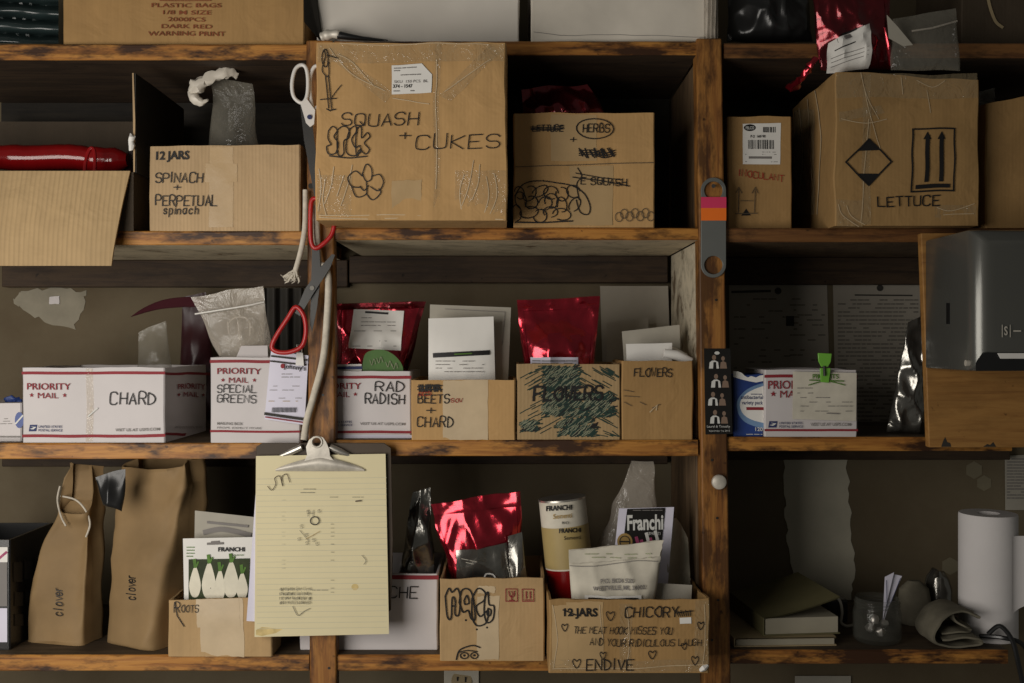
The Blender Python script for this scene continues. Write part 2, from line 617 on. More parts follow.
class Marks:
    def __init__(s, t, face, parent=None, seed=1):
        s.t, s.face, s.parent, s.inks = t, face, parent, {}
        s.rnd = random.Random(seed)

    def mb(s, name, mat):
        return s.inks.setdefault((name, mat), MB())

    def line(s, pts, w, mat='ink', name='handwriting', eps=.0024, step=5.):
        """ribbon through photo pixels, w pixels wide"""
        mb = s.mb(name, mat)
        P = [Vector((p[0], p[1])) for p in pts]
        Q = [P[0]]
        for a, b in zip(P, P[1:]):
            k = max(1, int((b - a).length / step))
            Q += [a.lerp(b, (i + 1) / k) for i in range(k)]
        Q = [q for i, q in enumerate(Q) if i == 0 or (q - Q[i - 1]).length > 1e-5]
        if len(Q) < 2:
            return
        b0 = len(mb.v)
        for i, q in enumerate(Q):
            d0 = (Q[i] - Q[i - 1]).normalized() if i > 0 else (Q[1] - Q[0]).normalized()
            d1 = (Q[i + 1] - Q[i]).normalized() if i + 1 < len(Q) else d0
            t = d0 + d1
            if t.length < .3:
                t = d1
            t.normalize()
            k = 1 / max(.6, abs(t.dot(d1)))
            n = Vector((-t.y, t.x)) * (w * .5 * k)
            if i == 0:
                q = q - d1 * w * .3
            elif i == len(Q) - 1:
                q = q + d0 * w * .3
            mb.pt(s.face.P(q.x + n.x, q.y + n.y, eps))
            mb.pt(s.face.P(q.x - n.x, q.y - n.y, eps))
        for i in range(len(Q) - 1):
            a = b0 + 2 * i
            mb.face((a, a + 1, a + 3, a + 2))

    def curve(s, pts, w, closed=False, n=5, **kw):
        s.line(smooth([(p[0], p[1]) for p in pts], n, closed), w, **kw)

    def hand(s, txt, x0, x1, yb, h, w=1.3, dy=0., slant=.06, jit=.35, **kw):
        adv = [(.5 if c == ' ' else .35 if c in NARROW else 1.) for c in txt]
        tot = sum(adv) + .36 * (len(txt) - 1)
        u = (x1 - x0) / tot
        x = x0
        for c, a in zip(txt, adv):
            g = FONT.get(c)
            if g:
                jx, jy, js = s.rnd.uniform(-jit, jit), s.rnd.uniform(-jit, jit), s.rnd.uniform(.93, 1.07)
                for st in g.split('|'):
                    pp = []
                    for tk in st.split('-'):
                        gx = int(tk[0]) / 4
                        gy = {'m': -1, 'n': -2}.get(tk[1]) if tk[1] in 'mn' else int(tk[1])
                        gy /= 6
                        if c in NARROW:
                            gx = (gx - .5) * .6 + .5 if a >= 1 else (gx - .5) + .5
                            px = x + gx * u * .35
                        else:
                            px = x + gx * u
                        px += gy * h * slant + jx
                        f = (px - x0) / max(1e-6, x1 - x0)
                        pp.append((px + s.rnd.uniform(-.2, .2) * jit, yb + dy * f - gy * h * js + jy))
                    if c in ROUND and len(pp) > 3:
                        pp = smooth(pp, 3)
                    s.line(pp, w * .88, **kw)
            x += u * (a + .36)

    def prt(s, txt, x0, x1, yb, h, mat='ink', name='lettering', bold=0., dy=0., eps=.0022, vert=False):
        v, f = text_mesh(txt, bold)
        if not v:
            return
        mx0, mx1 = min(p[0] for p in v), max(p[0] for p in v)
        k = .73
        mb = s.mb(name, mat)
        b = len(mb.v)
        for X, Y in v:
            t = (X - mx0) / max(1e-6, mx1 - mx0)
            mb.pt(s.face.P(x0 + (x1 - x0) * t, yb + dy * t - Y / k * h, eps))
        for q in f:
            mb.face([b + i for i in q])

    def poly(s, pts, mat, name='printed_panel', eps=.0005):
        mb = s.mb(name, mat)
        mb.poly([s.face.P(p[0], p[1], eps) for p in pts])

    def quad(s, q, mat, name='printed_panel', eps=.0005, nu=8, nv=8, jit=0.):
        """q = tl, tr, br, bl in pixels; follows the surface"""
        tl, tr, br, bl = [Vector(p) for p in q]
        film = mat == 'clear_tape'
        if film:                                      # thin film with real wrinkles
            nu, nv = max(nu, 26), max(nv, 26)
        sd = s.rnd.uniform(0, 90)

        def fn(a, b):
            p = (tl.lerp(tr, a)).lerp(bl.lerp(br, a), b)
            e = eps
            if film and 0 < a < 1 and 0 < b < 1:
                g = noise.noise(Vector((p.x * .10 + p.y * .03, p.y * .035, sd)))
                g2 = noise.noise(Vector((p.x * .05, p.y * .12, sd + 40)))
                e = e * .5 + .0009 * max(0, .09 - abs(g)) / .09 + .0005 * max(0, .08 - abs(g2)) / .08
            return s.face.P(p.x + (s.rnd.uniform(-jit, jit) if a in (0, 1) else 0), p.y + (s.rnd.uniform(-jit, jit) if b in (0, 1) else 0), e)
        s.mb(name, mat).grid(fn, nu, nv, flip=True)

    def rect(s, x0, y0, x1, y1, mat, name='printed_panel', eps=.0005, **kw):
        s.quad([(x0, y0), (x1, y0), (x1, y1), (x0, y1)], mat, name, eps, **kw)

    def greek(s, x0, x1, ys, w, mat='print_grey', name='fine_print', dens=.75, eps=.0008):
        for y in ys:
            x = x0
            while x < x1 - 1:
                l = s.rnd.uniform(2, 8)
                if s.rnd.random() < dens:
                    s.line([(x, y), (min(x1, x + l), y)], w, mat, name, eps, step=20)
                x += l + s.rnd.uniform(.8, 1.6)

    def heart(s, x, y, r, w=.8):
        s.curve([(x, y - r * .35), (x + r * .55, y - r * .8), (x + r * .8, y - r * .2), (x, y + r), (x - r * .8, y - r * .2), (x - r * .55, y - r * .8), (x, y - r * .35)], w, n=3)

    def ell(s, x, y, rx, ry, w, a0=0, a1=360, rot=0, **kw):
        pts = []
        for i in range(21):
            a = R(a0 + (a1 - a0) * i / 20)
            X, Y = math.cos(a) * rx, math.sin(a) * ry
            pts.append((x + X * math.cos(R(rot)) - Y * math.sin(R(rot)), y + X * math.sin(R(rot)) + Y * math.cos(R(rot))))
        s.line(pts, w, **kw)

    def disc(s, x, y, rx, ry, mat, name, eps=.0007):
        s.poly([(x + math.cos(-i * math.pi / 12) * rx, y + math.sin(-i * math.pi / 12) * ry) for i in range(24)], mat, name, eps)

    def star(s, x, y, r, mat='print_red', eps=.0017):
        s.poly([(x + math.sin(i * math.pi / 5) * r * (1 if i % 2 == 0 else .42), y - math.cos(i * math.pi / 5) * r * (1 if i % 2 == 0 else .42)) for i in range(10)][::-1], mat, 'lettering', eps)

    def eagle(s, x, y, w, h):
        s.poly([(x, y + h), (x + w * .88, y + h), (x + w, y), (x + w * .12, y)], 'print_blue', 'postal_emblem', .0008)
        s.poly([(x + w * .12, y + h * .62), (x + w * .55, y + h * .72), (x + w * .9, y + h * .34), (x + w * .55, y + h * .30), (x + w * .25, y + h * .22), (x + w * .6, y + h * .44)], 'print_white', 'postal_emblem_bird', .0012)

    def flush(s, name):
        """close one printed piece so that the next becomes a mesh of its own"""
        for key in [q for q in s.inks if q[0] == name]:
            part(s.t, name, s.inks.pop(key), key[1], parent=s.parent)

    def build(s):
        out = {}
        for (name, mat), mb in s.inks.items():
            out[(name, mat)] = part(s.t, name, mb, mat, parent=s.parent)
        s.inks = {}
        return out


# ------------------------------------------------------------------ cartons
def carton(name, label, cat, x0, x1, ytop, z0, yf, d, mat, yaw=0., closed=False, amp=.0016, rim=.002, wall=.004,
           group=None, seed=0, ytr=None, inner=None, body='body'):
    """open (or closed) card box. x0..x1, ytop: front face as seen; z0: what it stands on; yf: depth of its front left corner"""
    a = R(yaw)
    ux, uy = Vector((math.cos(a), math.sin(a), 0)), Vector((-math.sin(a), math.cos(a), 0))
    fl = W(x0, CY, yf)
    fl.z = z0
    k1 = (x1 - CX) * S / D
    w = (k1 * (D + fl.y) - fl.x) / (ux.x - k1 * ux.y)
    h = W(x0, ytop, yf).z - z0
    h2 = h if ytr is None else (CZ - (ytr - CY) * S * (D + (fl + ux * w).y) / D - z0)
    fr = lambda p: (noise.noise_vector(p * 9 + Vector((seed * 3.7, seed, 2.1))) + noise.noise_vector(p * 27 + Vector((seed * 1.7, seed, 5.1))) * .4) * amp * 1.7

    def q(u, v, z):
        hh = h + (h2 - h) * max(0, min(1, u / w))
        p = fl + ux * u + uy * v + Vector((0, 0, z * hh))
        return p
    c = .0022
    nx, ny, nz = max(6, int(w / .014)), max(5, int(d / .02)), max(6, int(h / .014))

    def ring(i, z, off):
        """perimeter at inset i, relative height z"""
        pts = []
        cs = [((i + c, i), (w - i - c, i), nx), ((w - i, i + c), (w - i, d - i - c), ny), ((w - i - c, d - i), (i + c, d - i), nx), ((i, d - i - c), (i, i + c), ny)]
        for (p, r_, n) in cs:
            for j in range(n + 1):
                t = j / n
                pts.append((p[0] + (r_[0] - p[0]) * t, p[1] + (r_[1] - p[1]) * t))
        res = []
        for (u, v) in pts:
            p = q(u, v, z)
            p.z += off
            if z > .99 and rim:
                p.z += rim * noise.noise(Vector((u * 22 + seed * 5, v * 22, seed))) * 1.2
            if z <= 0:
                res.append(p)
            else:
                res.append(p + fr(p) * min(1, z * 6))
        return res
    mb = MB()
    rings = [ring(0, j / nz, 0) for j in range(nz + 1)]
    if not closed:
        rings += [ring(wall, 1, 0)] + [ring(wall, z, 0) for z in (.75, .5, .25)] + [ring(wall, 0.0, wall)]
    n = len(rings[0])
    for r_ in rings:
        mb.v += r_
    for j in range(len(rings) - 1):
        for i in range(n):
            i2 = (i + 1) % n
            mb.face((j * n + i, j * n + i2, (j + 1) * n + i2, (j + 1) * n + i))
    mb.face([i for i in range(n)][::-1])
    e = (len(rings) - 1) * n
    mb.face([e + i for i in range(n)])
    t = thing(name, label, cat, fl + ux * (w / 2) + uy * (d / 2), a, group)
    bo = part(t, body, mb, mat)
    face = Flat(fl, ux, (0, 0, 1), fr)
    t_info = dict(t=t, body=bo, face=face, fl=fl, ux=ux, uy=uy, w=w, h=h, d=d, z0=z0, fr=fr,
                  right=Flat(fl + ux * w, uy, (0, 0, 1), fr), left=Flat(fl + uy * d, -uy, (0, 0, 1), fr))
    return t_info


def marks(c, seed=1, face='face'):
    return Marks(c['t'], c[face], c['body'], seed)


# ------------------------------------------------------------------ pouches, packets, sheets
class Skin:
    """curved front of a pouch, addressed by photo pixel"""

    def __init__(s, quad, surf, n):
        s.q, s.surf, s.n = [Vector(p) for p in quad], surf, n

    def ab(s, px, py):
        tl, tr, br, bl = s.q
        p = Vector((px, py))
        a, b = .5, .5
        for _ in range(6):
            t, u = tl.lerp(tr, a), bl.lerp(br, a)
            e = u - t
            b = (p - t).dot(e) / e.dot(e)
            l, r = tl.lerp(bl, b), tr.lerp(br, b)
            e = r - l
            a = (p - l).dot(e) / e.dot(e)
        return a, b

    def P(s, px, py, eps=.001):
        a, b = s.ab(px, py)
        return s.surf(a, b) + Vector((0, -eps - .0006, 0))


def pouch(name, label, cat, quad, y, t, mat, yb=None, crumple=.003, seal=.0, freq=26., seed=1, group=None, edge=.0, bottom=1., sag=0., n=26,
          partname='body', ribs=0., top_open=0., facets=0.):
    """bag or packet: quad = tl, tr, br, bl in photo pixels at depth y (top) .. yb (bottom); t: half thickness"""
    yb = y if yb is None else yb
    tl, tr = W(*quad[0], y), W(*quad[1], y)
    br, bl = W(*quad[2], yb), W(*quad[3], yb)
    sd = Vector((seed * 7.3, seed * 1.7, seed * 3.1))

    def prof(a, b):
        a, b = max(0, min(1, a)), max(0, min(1, b))
        s_ = math.sin(math.pi * a) ** .6 if 0 < a < 1 else 0
        g = 0 if b <= seal else min(1, ((b - seal) / max(.05, .55 - seal)))
        g = g * g * (3 - 2 * g)
        g = max(g, top_open)
        if b > .8 and bottom:
            g *= max(0, 1 - ((b - .8) / .2) ** 2) ** .5
        return s_ * g

    def crease(p):
        q = p * freq + sd
        v = noise.noise(q) * .5 + (.28 - abs(noise.noise(q * .55 + Vector((5, 1, 9))))) * 2.2 + (.2 - abs(noise.noise(Vector((q.x * 1.3, q.y, q.z * .5)) + Vector((2, 7, 4))))) * 1.3 + noise.noise(q * 2.3) * .22
        if facets:
            d_ = noise.voronoi(Vector((q.x * 1.25 + q.z * .35, q.y, q.z * .8)) * facets)[0]
            v += (d_[0] - .45) * 2.2 - min(.25, d_[1] - d_[0]) * 1.2
        return v

    def base(a, b):
        p = (tl.lerp(tr, a)).lerp(bl.lerp(br, a), b)
        if edge:
            q = p * 18 + sd
            k = max(abs(a - .5), abs(b - .5)) * 2
            k = k ** 4
            p = p + Vector((noise.noise(q), 0, noise.noise(q + Vector((9, 4, 2))))) * edge * k
        if sag:
            p.z -= sag * math.sin(math.pi * a) * (1 - b)
        return p

    def front(a, b):
        p = base(a, b)
        k = prof(a, b)
        d = t * k + crumple * crease(p) * (.35 + .65 * k)
        if ribs and b < seal:
            d += ribs * math.sin(b / seal * math.pi * 5)
        return p + Vector((0, -max(d, -t * k * .5) - .0004, 0))

    def back(a, b):
        p = base(a, b)
        k = prof(a, b)
        d = t * k + crumple * .5 * crease(p + Vector((3, 3, 3))) * k
        if k <= 1e-6:
            d = crumple * -crease(p) * .35 + .0004
        return p + Vector((0, max(d, -t * k * .5), 0))
    mb = MB()
    mb.grid(front, n, n, flip=True)
    mb.grid(back, n, n)
    # close the rim
    st = (n + 1) * (n + 1)
    idx = [i for i in range(n + 1)] + [j * (n + 1) + n for j in range(1, n + 1)] + [n * (n + 1) + i for i in range(n - 1, -1, -1)] + [j * (n + 1) for j in range(n - 1, 0, -1)]
    for i, a in enumerate(idx):
        b = idx[(i + 1) % len(idx)]
        mb.face((a, b, b + st, a + st))
    th = thing(name, label, cat, base_of(mb), 0, group)
    bo = part(th, partname, mb, mat, sharp=60)
    sk = Skin(quad, front, n)
    return dict(t=th, body=bo, face=sk, front=front)


def cord(pts, r, n=10, k=6, y=None):
    P = [W(p[0], p[1], p[2]) for p in pts]
    mb = MB()
    mb.tube(smooth(P, k), r, n)
    return mb


def seals(p, mat, top=.10, side=.05, lift=.0016):
    """heat sealed border of a foil bag: folded top band and the two side bands"""
    fr = p['front']
    m = MB()
    m.grid(lambda a, b: fr(a, b * top) + Vector((0, -lift - .0015 * (b > .8), 0)), 40, 5, flip=True)
    part(p['t'], 'top_seal', m, mat)
    for a0 in (0, 1 - side):
        m = MB()
        m.grid(lambda a, b: fr(a0 + a * side, top + b * (1 - top)) + Vector((0, -lift * .7, 0)), 4, 40, flip=True)
        part(p['t'], 'side_seal', m, mat)

# ================================================================== the setting
BW = 0.36                                             # face of the plaster wall behind the shelves
mb = MB()
mb.box((-1.7, BW, 0.0), (1.9, BW + .08, 2.45))
wall_back = struct('wall_back', mb, 'wall')
WF = Flat((0, BW, CZ), (1, 0, 0), (0, 0, 1))


def wall_patch(name, pts, mat, thick=.0015, seed=0, jag=1.6, n=5):
    rnd = random.Random(seed)
    q = []
    for i, p in enumerate(pts):
        a, b = Vector(p), Vector(pts[(i + 1) % len(pts)])
        for j in range(n):
            c = a.lerp(b, j / n)
            q.append((c.x + rnd.uniform(-jag, jag), c.y + rnd.uniform(-jag, jag)))
    m = MB()
    m.slab([WF.P(x, y, thick) for x, y in q], (0, -1, 0), thick + .002)
    o = m.obj(name, mat, inv=MATS[wall_back.name])
    o.parent = wall_back
    return o


M['spackle'] = plain('pale_spackle', (.25, .225, .17), .85, var=.16, vs=14, bmp=.3)
M['paint_strip'] = plain('old_white_paint', (.46, .43, .34), .8, var=.12, vs=9, bmp=.3)
M['ring_stain'] = plain('ring_stain', (.185, .16, .105), .85, var=.1)
wall_patch('spackle_patch', [(22, 291), (60, 288), (86, 292), (83, 308), (74, 330), (48, 322), (24, 312), (14, 300)], 'spackle', seed=3, jag=2.2)
wall_patch('white_plate', [(50, 297), (60, 296), (60, 304), (50, 304)], 'white_card', .004, jag=.3)
wall_patch('bare_paint_strip', [(783, 440), (846, 440), (849, 500), (854, 560), (852, 612), (796, 612), (788, 540), (784, 500)], 'paint_strip', seed=5, jag=1.8, n=9)
for (x, y, r) in ((974, 470, 9), (984, 483, 8), (950, 566, 9)):
    m = MB()
    P1 = [WF.P(x + math.sin(R(60 * i)) * r, y + math.cos(R(60 * i)) * r, .001) for i in range(6)]
    m.slab(P1[::-1], (0, -1, 0), .003)
    o = m.obj('hexagon_mark', 'ring_stain', inv=MATS[wall_back.name])
    o.parent = wall_back

# ------------------------------------------------------------------ the shelving
unit = thing('shelving_unit', 'rough built-in wooden shelving with two posts, stained plank edges and dark backing strips', 'shelving', W(512, 700, .15))
F0 = -.006                                            # front of the posts


def post(q, y0, y1):
    m = MB()
    f = [W(px, py, y0) for px, py in q]               # bl, br, tr, tl at the front
    g = [Vector((p.x, y1, p.z)) for p in f]
    m.hexa([f[0], f[1], g[1], g[0], f[3], f[2], g[2], g[3]])
    return part(unit, 'post', m, 'wood_z', bevel=.003)


p1 = post([(310, 760), (337, 760), (333, 40), (306, 40)], F0, .024)
p2 = post([(704.5, 760), (732, 760), (722, 38), (696.5, 38)], F0, .034)
# nail heads in the posts
for t_, px, py in ((p1, 329, 668), (p1, 318, 540), (p2, 717, 518), (p2, 712, 640), (p2, 718, 600), (p2, 716, 300), (p2, 712, 460), (p1, 323, 395)):
    m = MB()
    c = W(px, py, F0)
    m.tube([c + Vector((0, .004, 0)), c + Vector((0, -.0012, 0))], .0022, 8)
    part(unit, 'nail_head', m, 'blade', parent=t_)

LV = {'L': (44, 231, 443, 655), 'M': (41, 228, 440, 655), 'R': (43, 228, 437, 650)}
TH = {'L': (16, 14, 16, 16), 'M': (14, 12, 16, 16), 'R': (15, 14, 14, 14)}
XR = {'L': [(-90, 309)] * 4, 'M': [(334, 698)] * 4, 'R': [(724, 1110), (724, 1110), (727, 1012), (730, 1008)]}
SH = {}
for b in 'LMR':
    for k in range(4):
        x0, x1 = XR[b][k]
        x0, x1 = (x0 - CX) * S, (x1 - CX) * S
        zt = ZS(LV[b][k])
        zb = ZS(LV[b][k] + TH[b][k])
        SH[b, k] = zt
        m = MB()
        nx = 40
        ys = (0, .002, BW - .001)

        def pr(u, v):
            """profile of the plank, with a worn front edge"""
            x = x0 + (x1 - x0) * u
            ch = .0025 + .002 * noise.noise(Vector((x * 14, k * 3.3, ord(b))))
            dz = .0016 * noise.noise(Vector((x * 9, k * 5.1, ord(b) + 4)))
            prof = [(BW - .001, zt), (ch, zt), (0, zt - ch), (0, zb + ch * .6 + dz), (ch * .6, zb), (BW - .001, zb)]
            y, z = prof[int(round(v * 5))]
            return (x, y, z)
        m.grid(pr, nx, 5)
        for f_i in range(len(m.f)):
            if f_i >= 4 * nx:
                m.m[f_i] = 1
            elif f_i < nx:
                m.m[f_i] = 2
        # ends and back
        e0 = [i * (nx + 1) for i in range(6)]
        e1 = [i * (nx + 1) + nx for i in range(6)]
        m.face(e0)
        m.face(e1[::-1])
        mats = ['wood_x' if b != 'R' else 'wood_dark', ('underside' if k == 1 and b != 'R' else 'wood_cleat' if k == 0 else 'wood_inner'), 'shelf_top']  # undersides of the top boards: darker wood, with shade put into the colour
        if (b, k) in (('R', 2), ('R', 3)):
            mats[0] = 'wood_x'
        m.f = [f[::-1] for f in m.f]
        part(unit, 'shelf_board', m, mats, sharp=25)
M['shade_black'] = wood('shade_black_wood', 0, (.022, .018, .013), (.016, .013, .01), (.008, .007, .006), .3, .8)  # near-black wood carrying the deep shade of the first row
# dark backing strips under the boards, against the wall
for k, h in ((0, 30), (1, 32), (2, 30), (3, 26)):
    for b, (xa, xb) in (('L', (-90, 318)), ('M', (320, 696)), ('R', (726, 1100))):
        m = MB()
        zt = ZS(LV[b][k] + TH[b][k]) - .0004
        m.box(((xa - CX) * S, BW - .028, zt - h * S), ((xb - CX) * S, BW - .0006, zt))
        part(unit, 'backing_strip', m, 'wood_cleat' if k else 'shade_black', bevel=.002)  # topmost strips go near-black, shade put into their colour
# near-black panel added behind the first row to stand in for its shade
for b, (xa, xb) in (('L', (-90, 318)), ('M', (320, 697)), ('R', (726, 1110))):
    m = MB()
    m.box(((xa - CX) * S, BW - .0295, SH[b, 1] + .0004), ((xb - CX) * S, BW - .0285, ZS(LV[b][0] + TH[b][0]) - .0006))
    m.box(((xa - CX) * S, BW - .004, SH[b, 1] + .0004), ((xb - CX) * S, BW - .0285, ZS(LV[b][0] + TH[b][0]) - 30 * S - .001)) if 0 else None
    part(unit, 'shade_panel', m, 'shade_black')
# the boards closing the middle bay beside the second post
for k in range(3):
    m = MB()
    zt = ZS(LV['M'][k] + TH['M'][k]) - .0003
    zb = SH['M', k + 1] + .0003
    x = (699.5 - CX) * S
    m.box((x, .0352, zb), (x + .022, BW - .029, zt))
    part(unit, 'side_board', m, ('wood_inner', 'whitewash', 'wood_inner')[k], bevel=.002)

# ================================================================== top of the shelves
TZL, TZM, TZR = SH['L', 0], SH['M', 0], SH['R', 0]
m = MB()


def sackfn(a, b, o=0):
    x = -40 + a * 98.5
    f = abs(math.sin((b * 3.6 + .12 * math.sin(a * 5)) * math.pi)) ** .7
    return W(x, -12 + b * 55.6, .06 - .026 * f - .004 * noise.noise(Vector((a * 6, b * 7, 4))) + o)


m.grid(sackfn, 30, 60, flip=True)
m.grid(lambda a, b: sackfn(a, b, .06 if 0 < b < 1 and 0 < a < 1 else .001), 30, 60)
solo('plastic_sack', 'glossy dark green plastic sacks folded in a flat bundle beside the plastic bag carton', 'sack', m, 'wrap_dark')
c = carton('cardboard_box', 'tan carton with rust print PLASTIC BAGS on the top shelf', 'box', 63, 304, -46, TZL, .012, .27, 'card_warm', closed=True, amp=.0008, seed=1)
k = marks(c)
for tx, x0, x1, yb, h in (('PLASTIC BAGS', 151.5, 222, 7.8, 4.3), ('1/8 M SIZE', 163, 212, 15, 4.2), ('2000PCS', 168, 206, 22, 4.2), ('DARK RED', 161.5, 213, 29, 4.2), ('WARNING PRINT', 148.5, 226, 36.4, 4.6)):
    k.prt(tx, x0, x1, yb, h, 'print_rust', bold=.012)
k.line([(160, -8), (160, 1), (211, 1), (211, -8)], .8, 'print_rust', 'printed_frame')
k.build()

M['white_shade'] = plain('smudged_white_card', (.60, .56, .50), .6, var=.13, vs=3.2, bmp=.12)
c = carton('storage_box', 'large smudged white box above the squash carton', 'box', 317, 519, -46, TZM, .02, .28, 'white_shade', closed=True, amp=.0022, seed=2, group='white boxes on the top shelf')
m = MB()
m.slab([W(303, -30, -.01), W(313, -30, .018), W(322, 34, .018), W(320, 40.5, .0), W(304, 22, -.012)][::-1], (0, -1, 0), .003)
part(c['t'], 'side_flap', m, 'dark_card', label='dark folded side flap')
c = carton('storage_box', 'clean white box with wrapped corner beside the top of the second post', 'box', 531, 715, -46, TZM, .012, .28, 'wrap_white', closed=True, amp=.0016, seed=3, group='white boxes on the top shelf')
k = marks(c)
k.line([(534, 33), (560, 36), (600, 35), (706, 37)], .5, 'print_grey', 'crease_line', eps=.0006)
k.build()
m = MB()
m.grid(lambda a, b: W(704 + a * 14, -40 + b * 79, .004 - .006 * math.sin(a * 22 + b * 3) - .004 * noise.noise(Vector((a * 5, b * 9, 3)))), 30, 24, flip=True)
part(c['t'], 'plastic_wrap', m, 'clear_milky', label='crumpled clear wrap at the corner')
m = MB()
m.tube(smooth([W(322.5, 37, -.002), W(327, 35, -.006), W(334, 34, -.008), W(340, 34.5, -.008)], 4), [.0085, .0088, .0075, .009, .0095, .009, .008, .007, .0075, .008, .0082, .0078, .006], 14)
t = thing('hand_tool', 'small metal tipped tool with tapering black handle below the smudged white box', 'tool', base_of(m))
part(t, 'metal_tip', m, 'nickel')
m = MB()
m.tube([W(338, 35, -.008), W(350, 37, -.008), W(366, 39, -.006), W(384, 40.6, -.004)], [.0075, .006, .0035, .001], 12)
part(t, 'handle', m, 'black_plastic')
m = MB()
m.tube([W(338, 33, -.006), W(360, 36.4, -.005), W(388, 40.4, -.003)], .0011, 8)
part(t, 'rod', m, 'blade')

# right-hand top
pouch('garbage_bag', 'crumpled black plastic bag on the shelf above the small tan carton', 'bag', [(730, -30), (806, -36), (812, 41), (728, 42)], .06, .045, 'black_plastic', crumple=.012, facets=1.3, n=36, seed=11, freq=16, edge=.004)
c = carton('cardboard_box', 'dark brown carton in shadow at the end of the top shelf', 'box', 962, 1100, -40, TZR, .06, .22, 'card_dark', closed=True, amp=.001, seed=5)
k = marks(c)
k.curve([(986, -8), (990, 8), (995, 22), (1002, 28)], 3, mat='tan', name='strap')
k.build()

# ================================================================== first row
Z1L, Z1M, Z1R = SH['L', 1], SH['M', 1], SH['R', 1]
# big open carton with its front flap folded down
x0, x1 = (-80 - CX) * S, (133.5 - CX) * S
zf = ZS(172)
t = thing('cardboard_box', 'big open carton with ribbed flap hanging over the shelf edge', 'box', ((x0 + x1) / 2, .15, Z1L))
m = MB()
dd = .27
m.box((x0, .004, Z1L), (x1, dd, Z1L + .004))
m.box((x0, .0, Z1L), (x1, .004, zf))
m.box((x0, dd - .004, Z1L), (x1, dd, ZS(90)))
m.box((x0, .004, Z1L), (x0 + .004, dd - .004, zf))
m.box((x1 - .004, .004, Z1L), (x1, dd - .004, zf))
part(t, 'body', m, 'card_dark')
m = MB()


def flapfn(a, b, off=0):
    xr = x1 - .004 - b * .02
    x = x0 + (xr - x0) * a
    y = -.006 - .035 * math.sin(b * 1.5) + .0015 * noise.noise(Vector((x * 12, b * 4, 2))) + off
    return (x, y, zf + .001 - b * (96 * S) * 1.0)


m.grid(flapfn, 40, 12, flip=True)
m.grid(lambda a, b: flapfn(a, b, .004), 40, 12)
n1 = 41 * 13
rim = [i for i in range(41)] + [j * 41 + 40 for j in range(1, 13)] + [12 * 41 + i for i in range(39, -1, -1)] + [j * 41 for j in range(11, 0, -1)]
for i, a in enumerate(rim):
    b_ = rim[(i + 1) % len(rim)]
    m.face((a, b_, b_ + n1, a + n1))
part(t, 'front_flap', m, 'card_flap', label='ribbed flap folded down in front')
m = MB()
zt = ZS(73)
m.slab([(x1 + .0005, .002, zf), (x1 + .0005, dd, zf), (x1 + .0005, dd, zt - .004), (x1 + .0005, .09, zt - .001), (x1 - .001, .002, zt)][::-1], (-1, 0, 0), .004)
part(t, 'side_flap', m, 'dark_card', label='dark side flap standing upright')
m = MB()
m.poly([W(132.2, 73, -.0005), W(133.6, 73, -.0005), W(135.2, 120, -.0005), W(134.8, 172, -.0005), W(133.4, 172, -.0005), W(133, 120, -.0005)])
m.v = m.v + [p + Vector((0, .0015, 0)) for p in m.v]
part(t, 'flap_edge', m, 'card_light', label='pale cut edge of the side flap')
m = MB()
m.lathe((0, 0, 0), [(.001, -.014), (.004, -.012), (.006, -.004), (.005, .004), (.006, .01), (.002, .014)], 10, lambda p, a: p * (1 + .5 * noise.noise(p * 160)))
cc = W(131.5, 143, -.004)
m.xform(lambda p: p + cc)
part(t, 'torn_tape', m, 'paper', label='crumpled bit of white tape')
m = MB()
pth = [(-70, 158), (-20, 157), (30, 158), (70, 157), (100, 160), (128, 160)]
m.tube(smooth([W(a, b, .10) for a, b in pth], 8), [(.024 if i < 36 else .024 - (i - 36) * .003) + .003 * noise.noise(Vector((i * .4, 0, 3))) for i in range(41)], 22)
rt = thing('plastic_roll', 'shiny red plastic film roll lying inside the big open carton', 'plastic film', base_of(m))
part(rt, 'body', m, 'film_red')
m = cord([(84, 178, .04), (86, 160, .038), (90, 149, .036), (94, 150, .036), (95, 162, .038), (94, 178, .04)], .0035, 8)
part(rt, 'loop', m, 'film_red', label='loop of folded film')
pouch('film_bag', 'dark red bag end at the inner corner of the big open carton', 'bag', [(118, 153), (132, 152), (132, 184), (116, 186)], .12, .008, 'film_maroon', crumple=.002, seed=8)

# spinach
c = carton('cardboard_box', 'pale ribbed carton marked SPINACH PERPETUAL', 'box', 149.5, 300.5, 146, Z1L, .004, .20, 'card_light', amp=.0012, seed=6, ytr=145)
k = marks(c)
k.rect(209, 147, 233, 227, 'tape', 'tape', .0005, jit=.3)
k.rect(205, 163, 237, 182, 'tape', 'tape', .0007, jit=.3)
k.prt('12 JARS', 156, 189, 159.5, 8.6, bold=.03)
k.hand('SPINACH', 155.5, 202.5, 183, 9.8, 1.2)
k.hand('+', 174, 181, 191.5, 7, 1)
k.hand('PERPETUAL', 156, 217, 206, 10, 1.2)
k.hand('spinach', 164, 199, 214.5, 8, 1.1)
k.build()
p = pouch('plastic_bag', 'grey clear plastic bag with twisted white top in the carton marked SPINACH', 'bag', [(212, 76), (252, 84), (262, 190), (208, 190)], .08, .035, 'clear_grey', crumple=.007, seed=9, freq=20, edge=.006)
m = MB()
sp = smooth([W(190, 92, .06), W(200, 84, .055), W(214, 77, .055), (W(228, 72, .06)), W(238, 74, .065)], 5)
m.tube(sp, [.004, .007, .010, .013, .014, .013, .011, .010, .010, .009, .008, .008, .009, .010, .011, .010, .008, .008, .006, .004, .002], 14)
m.xform(lambda q: q + Vector((0, 0, 1)) * .009 * noise.noise(q * 110) + Vector((1, 0, 0)) * .007 * noise.noise(q * 90 + Vector((3, 3, 3))))
m2 = MB()
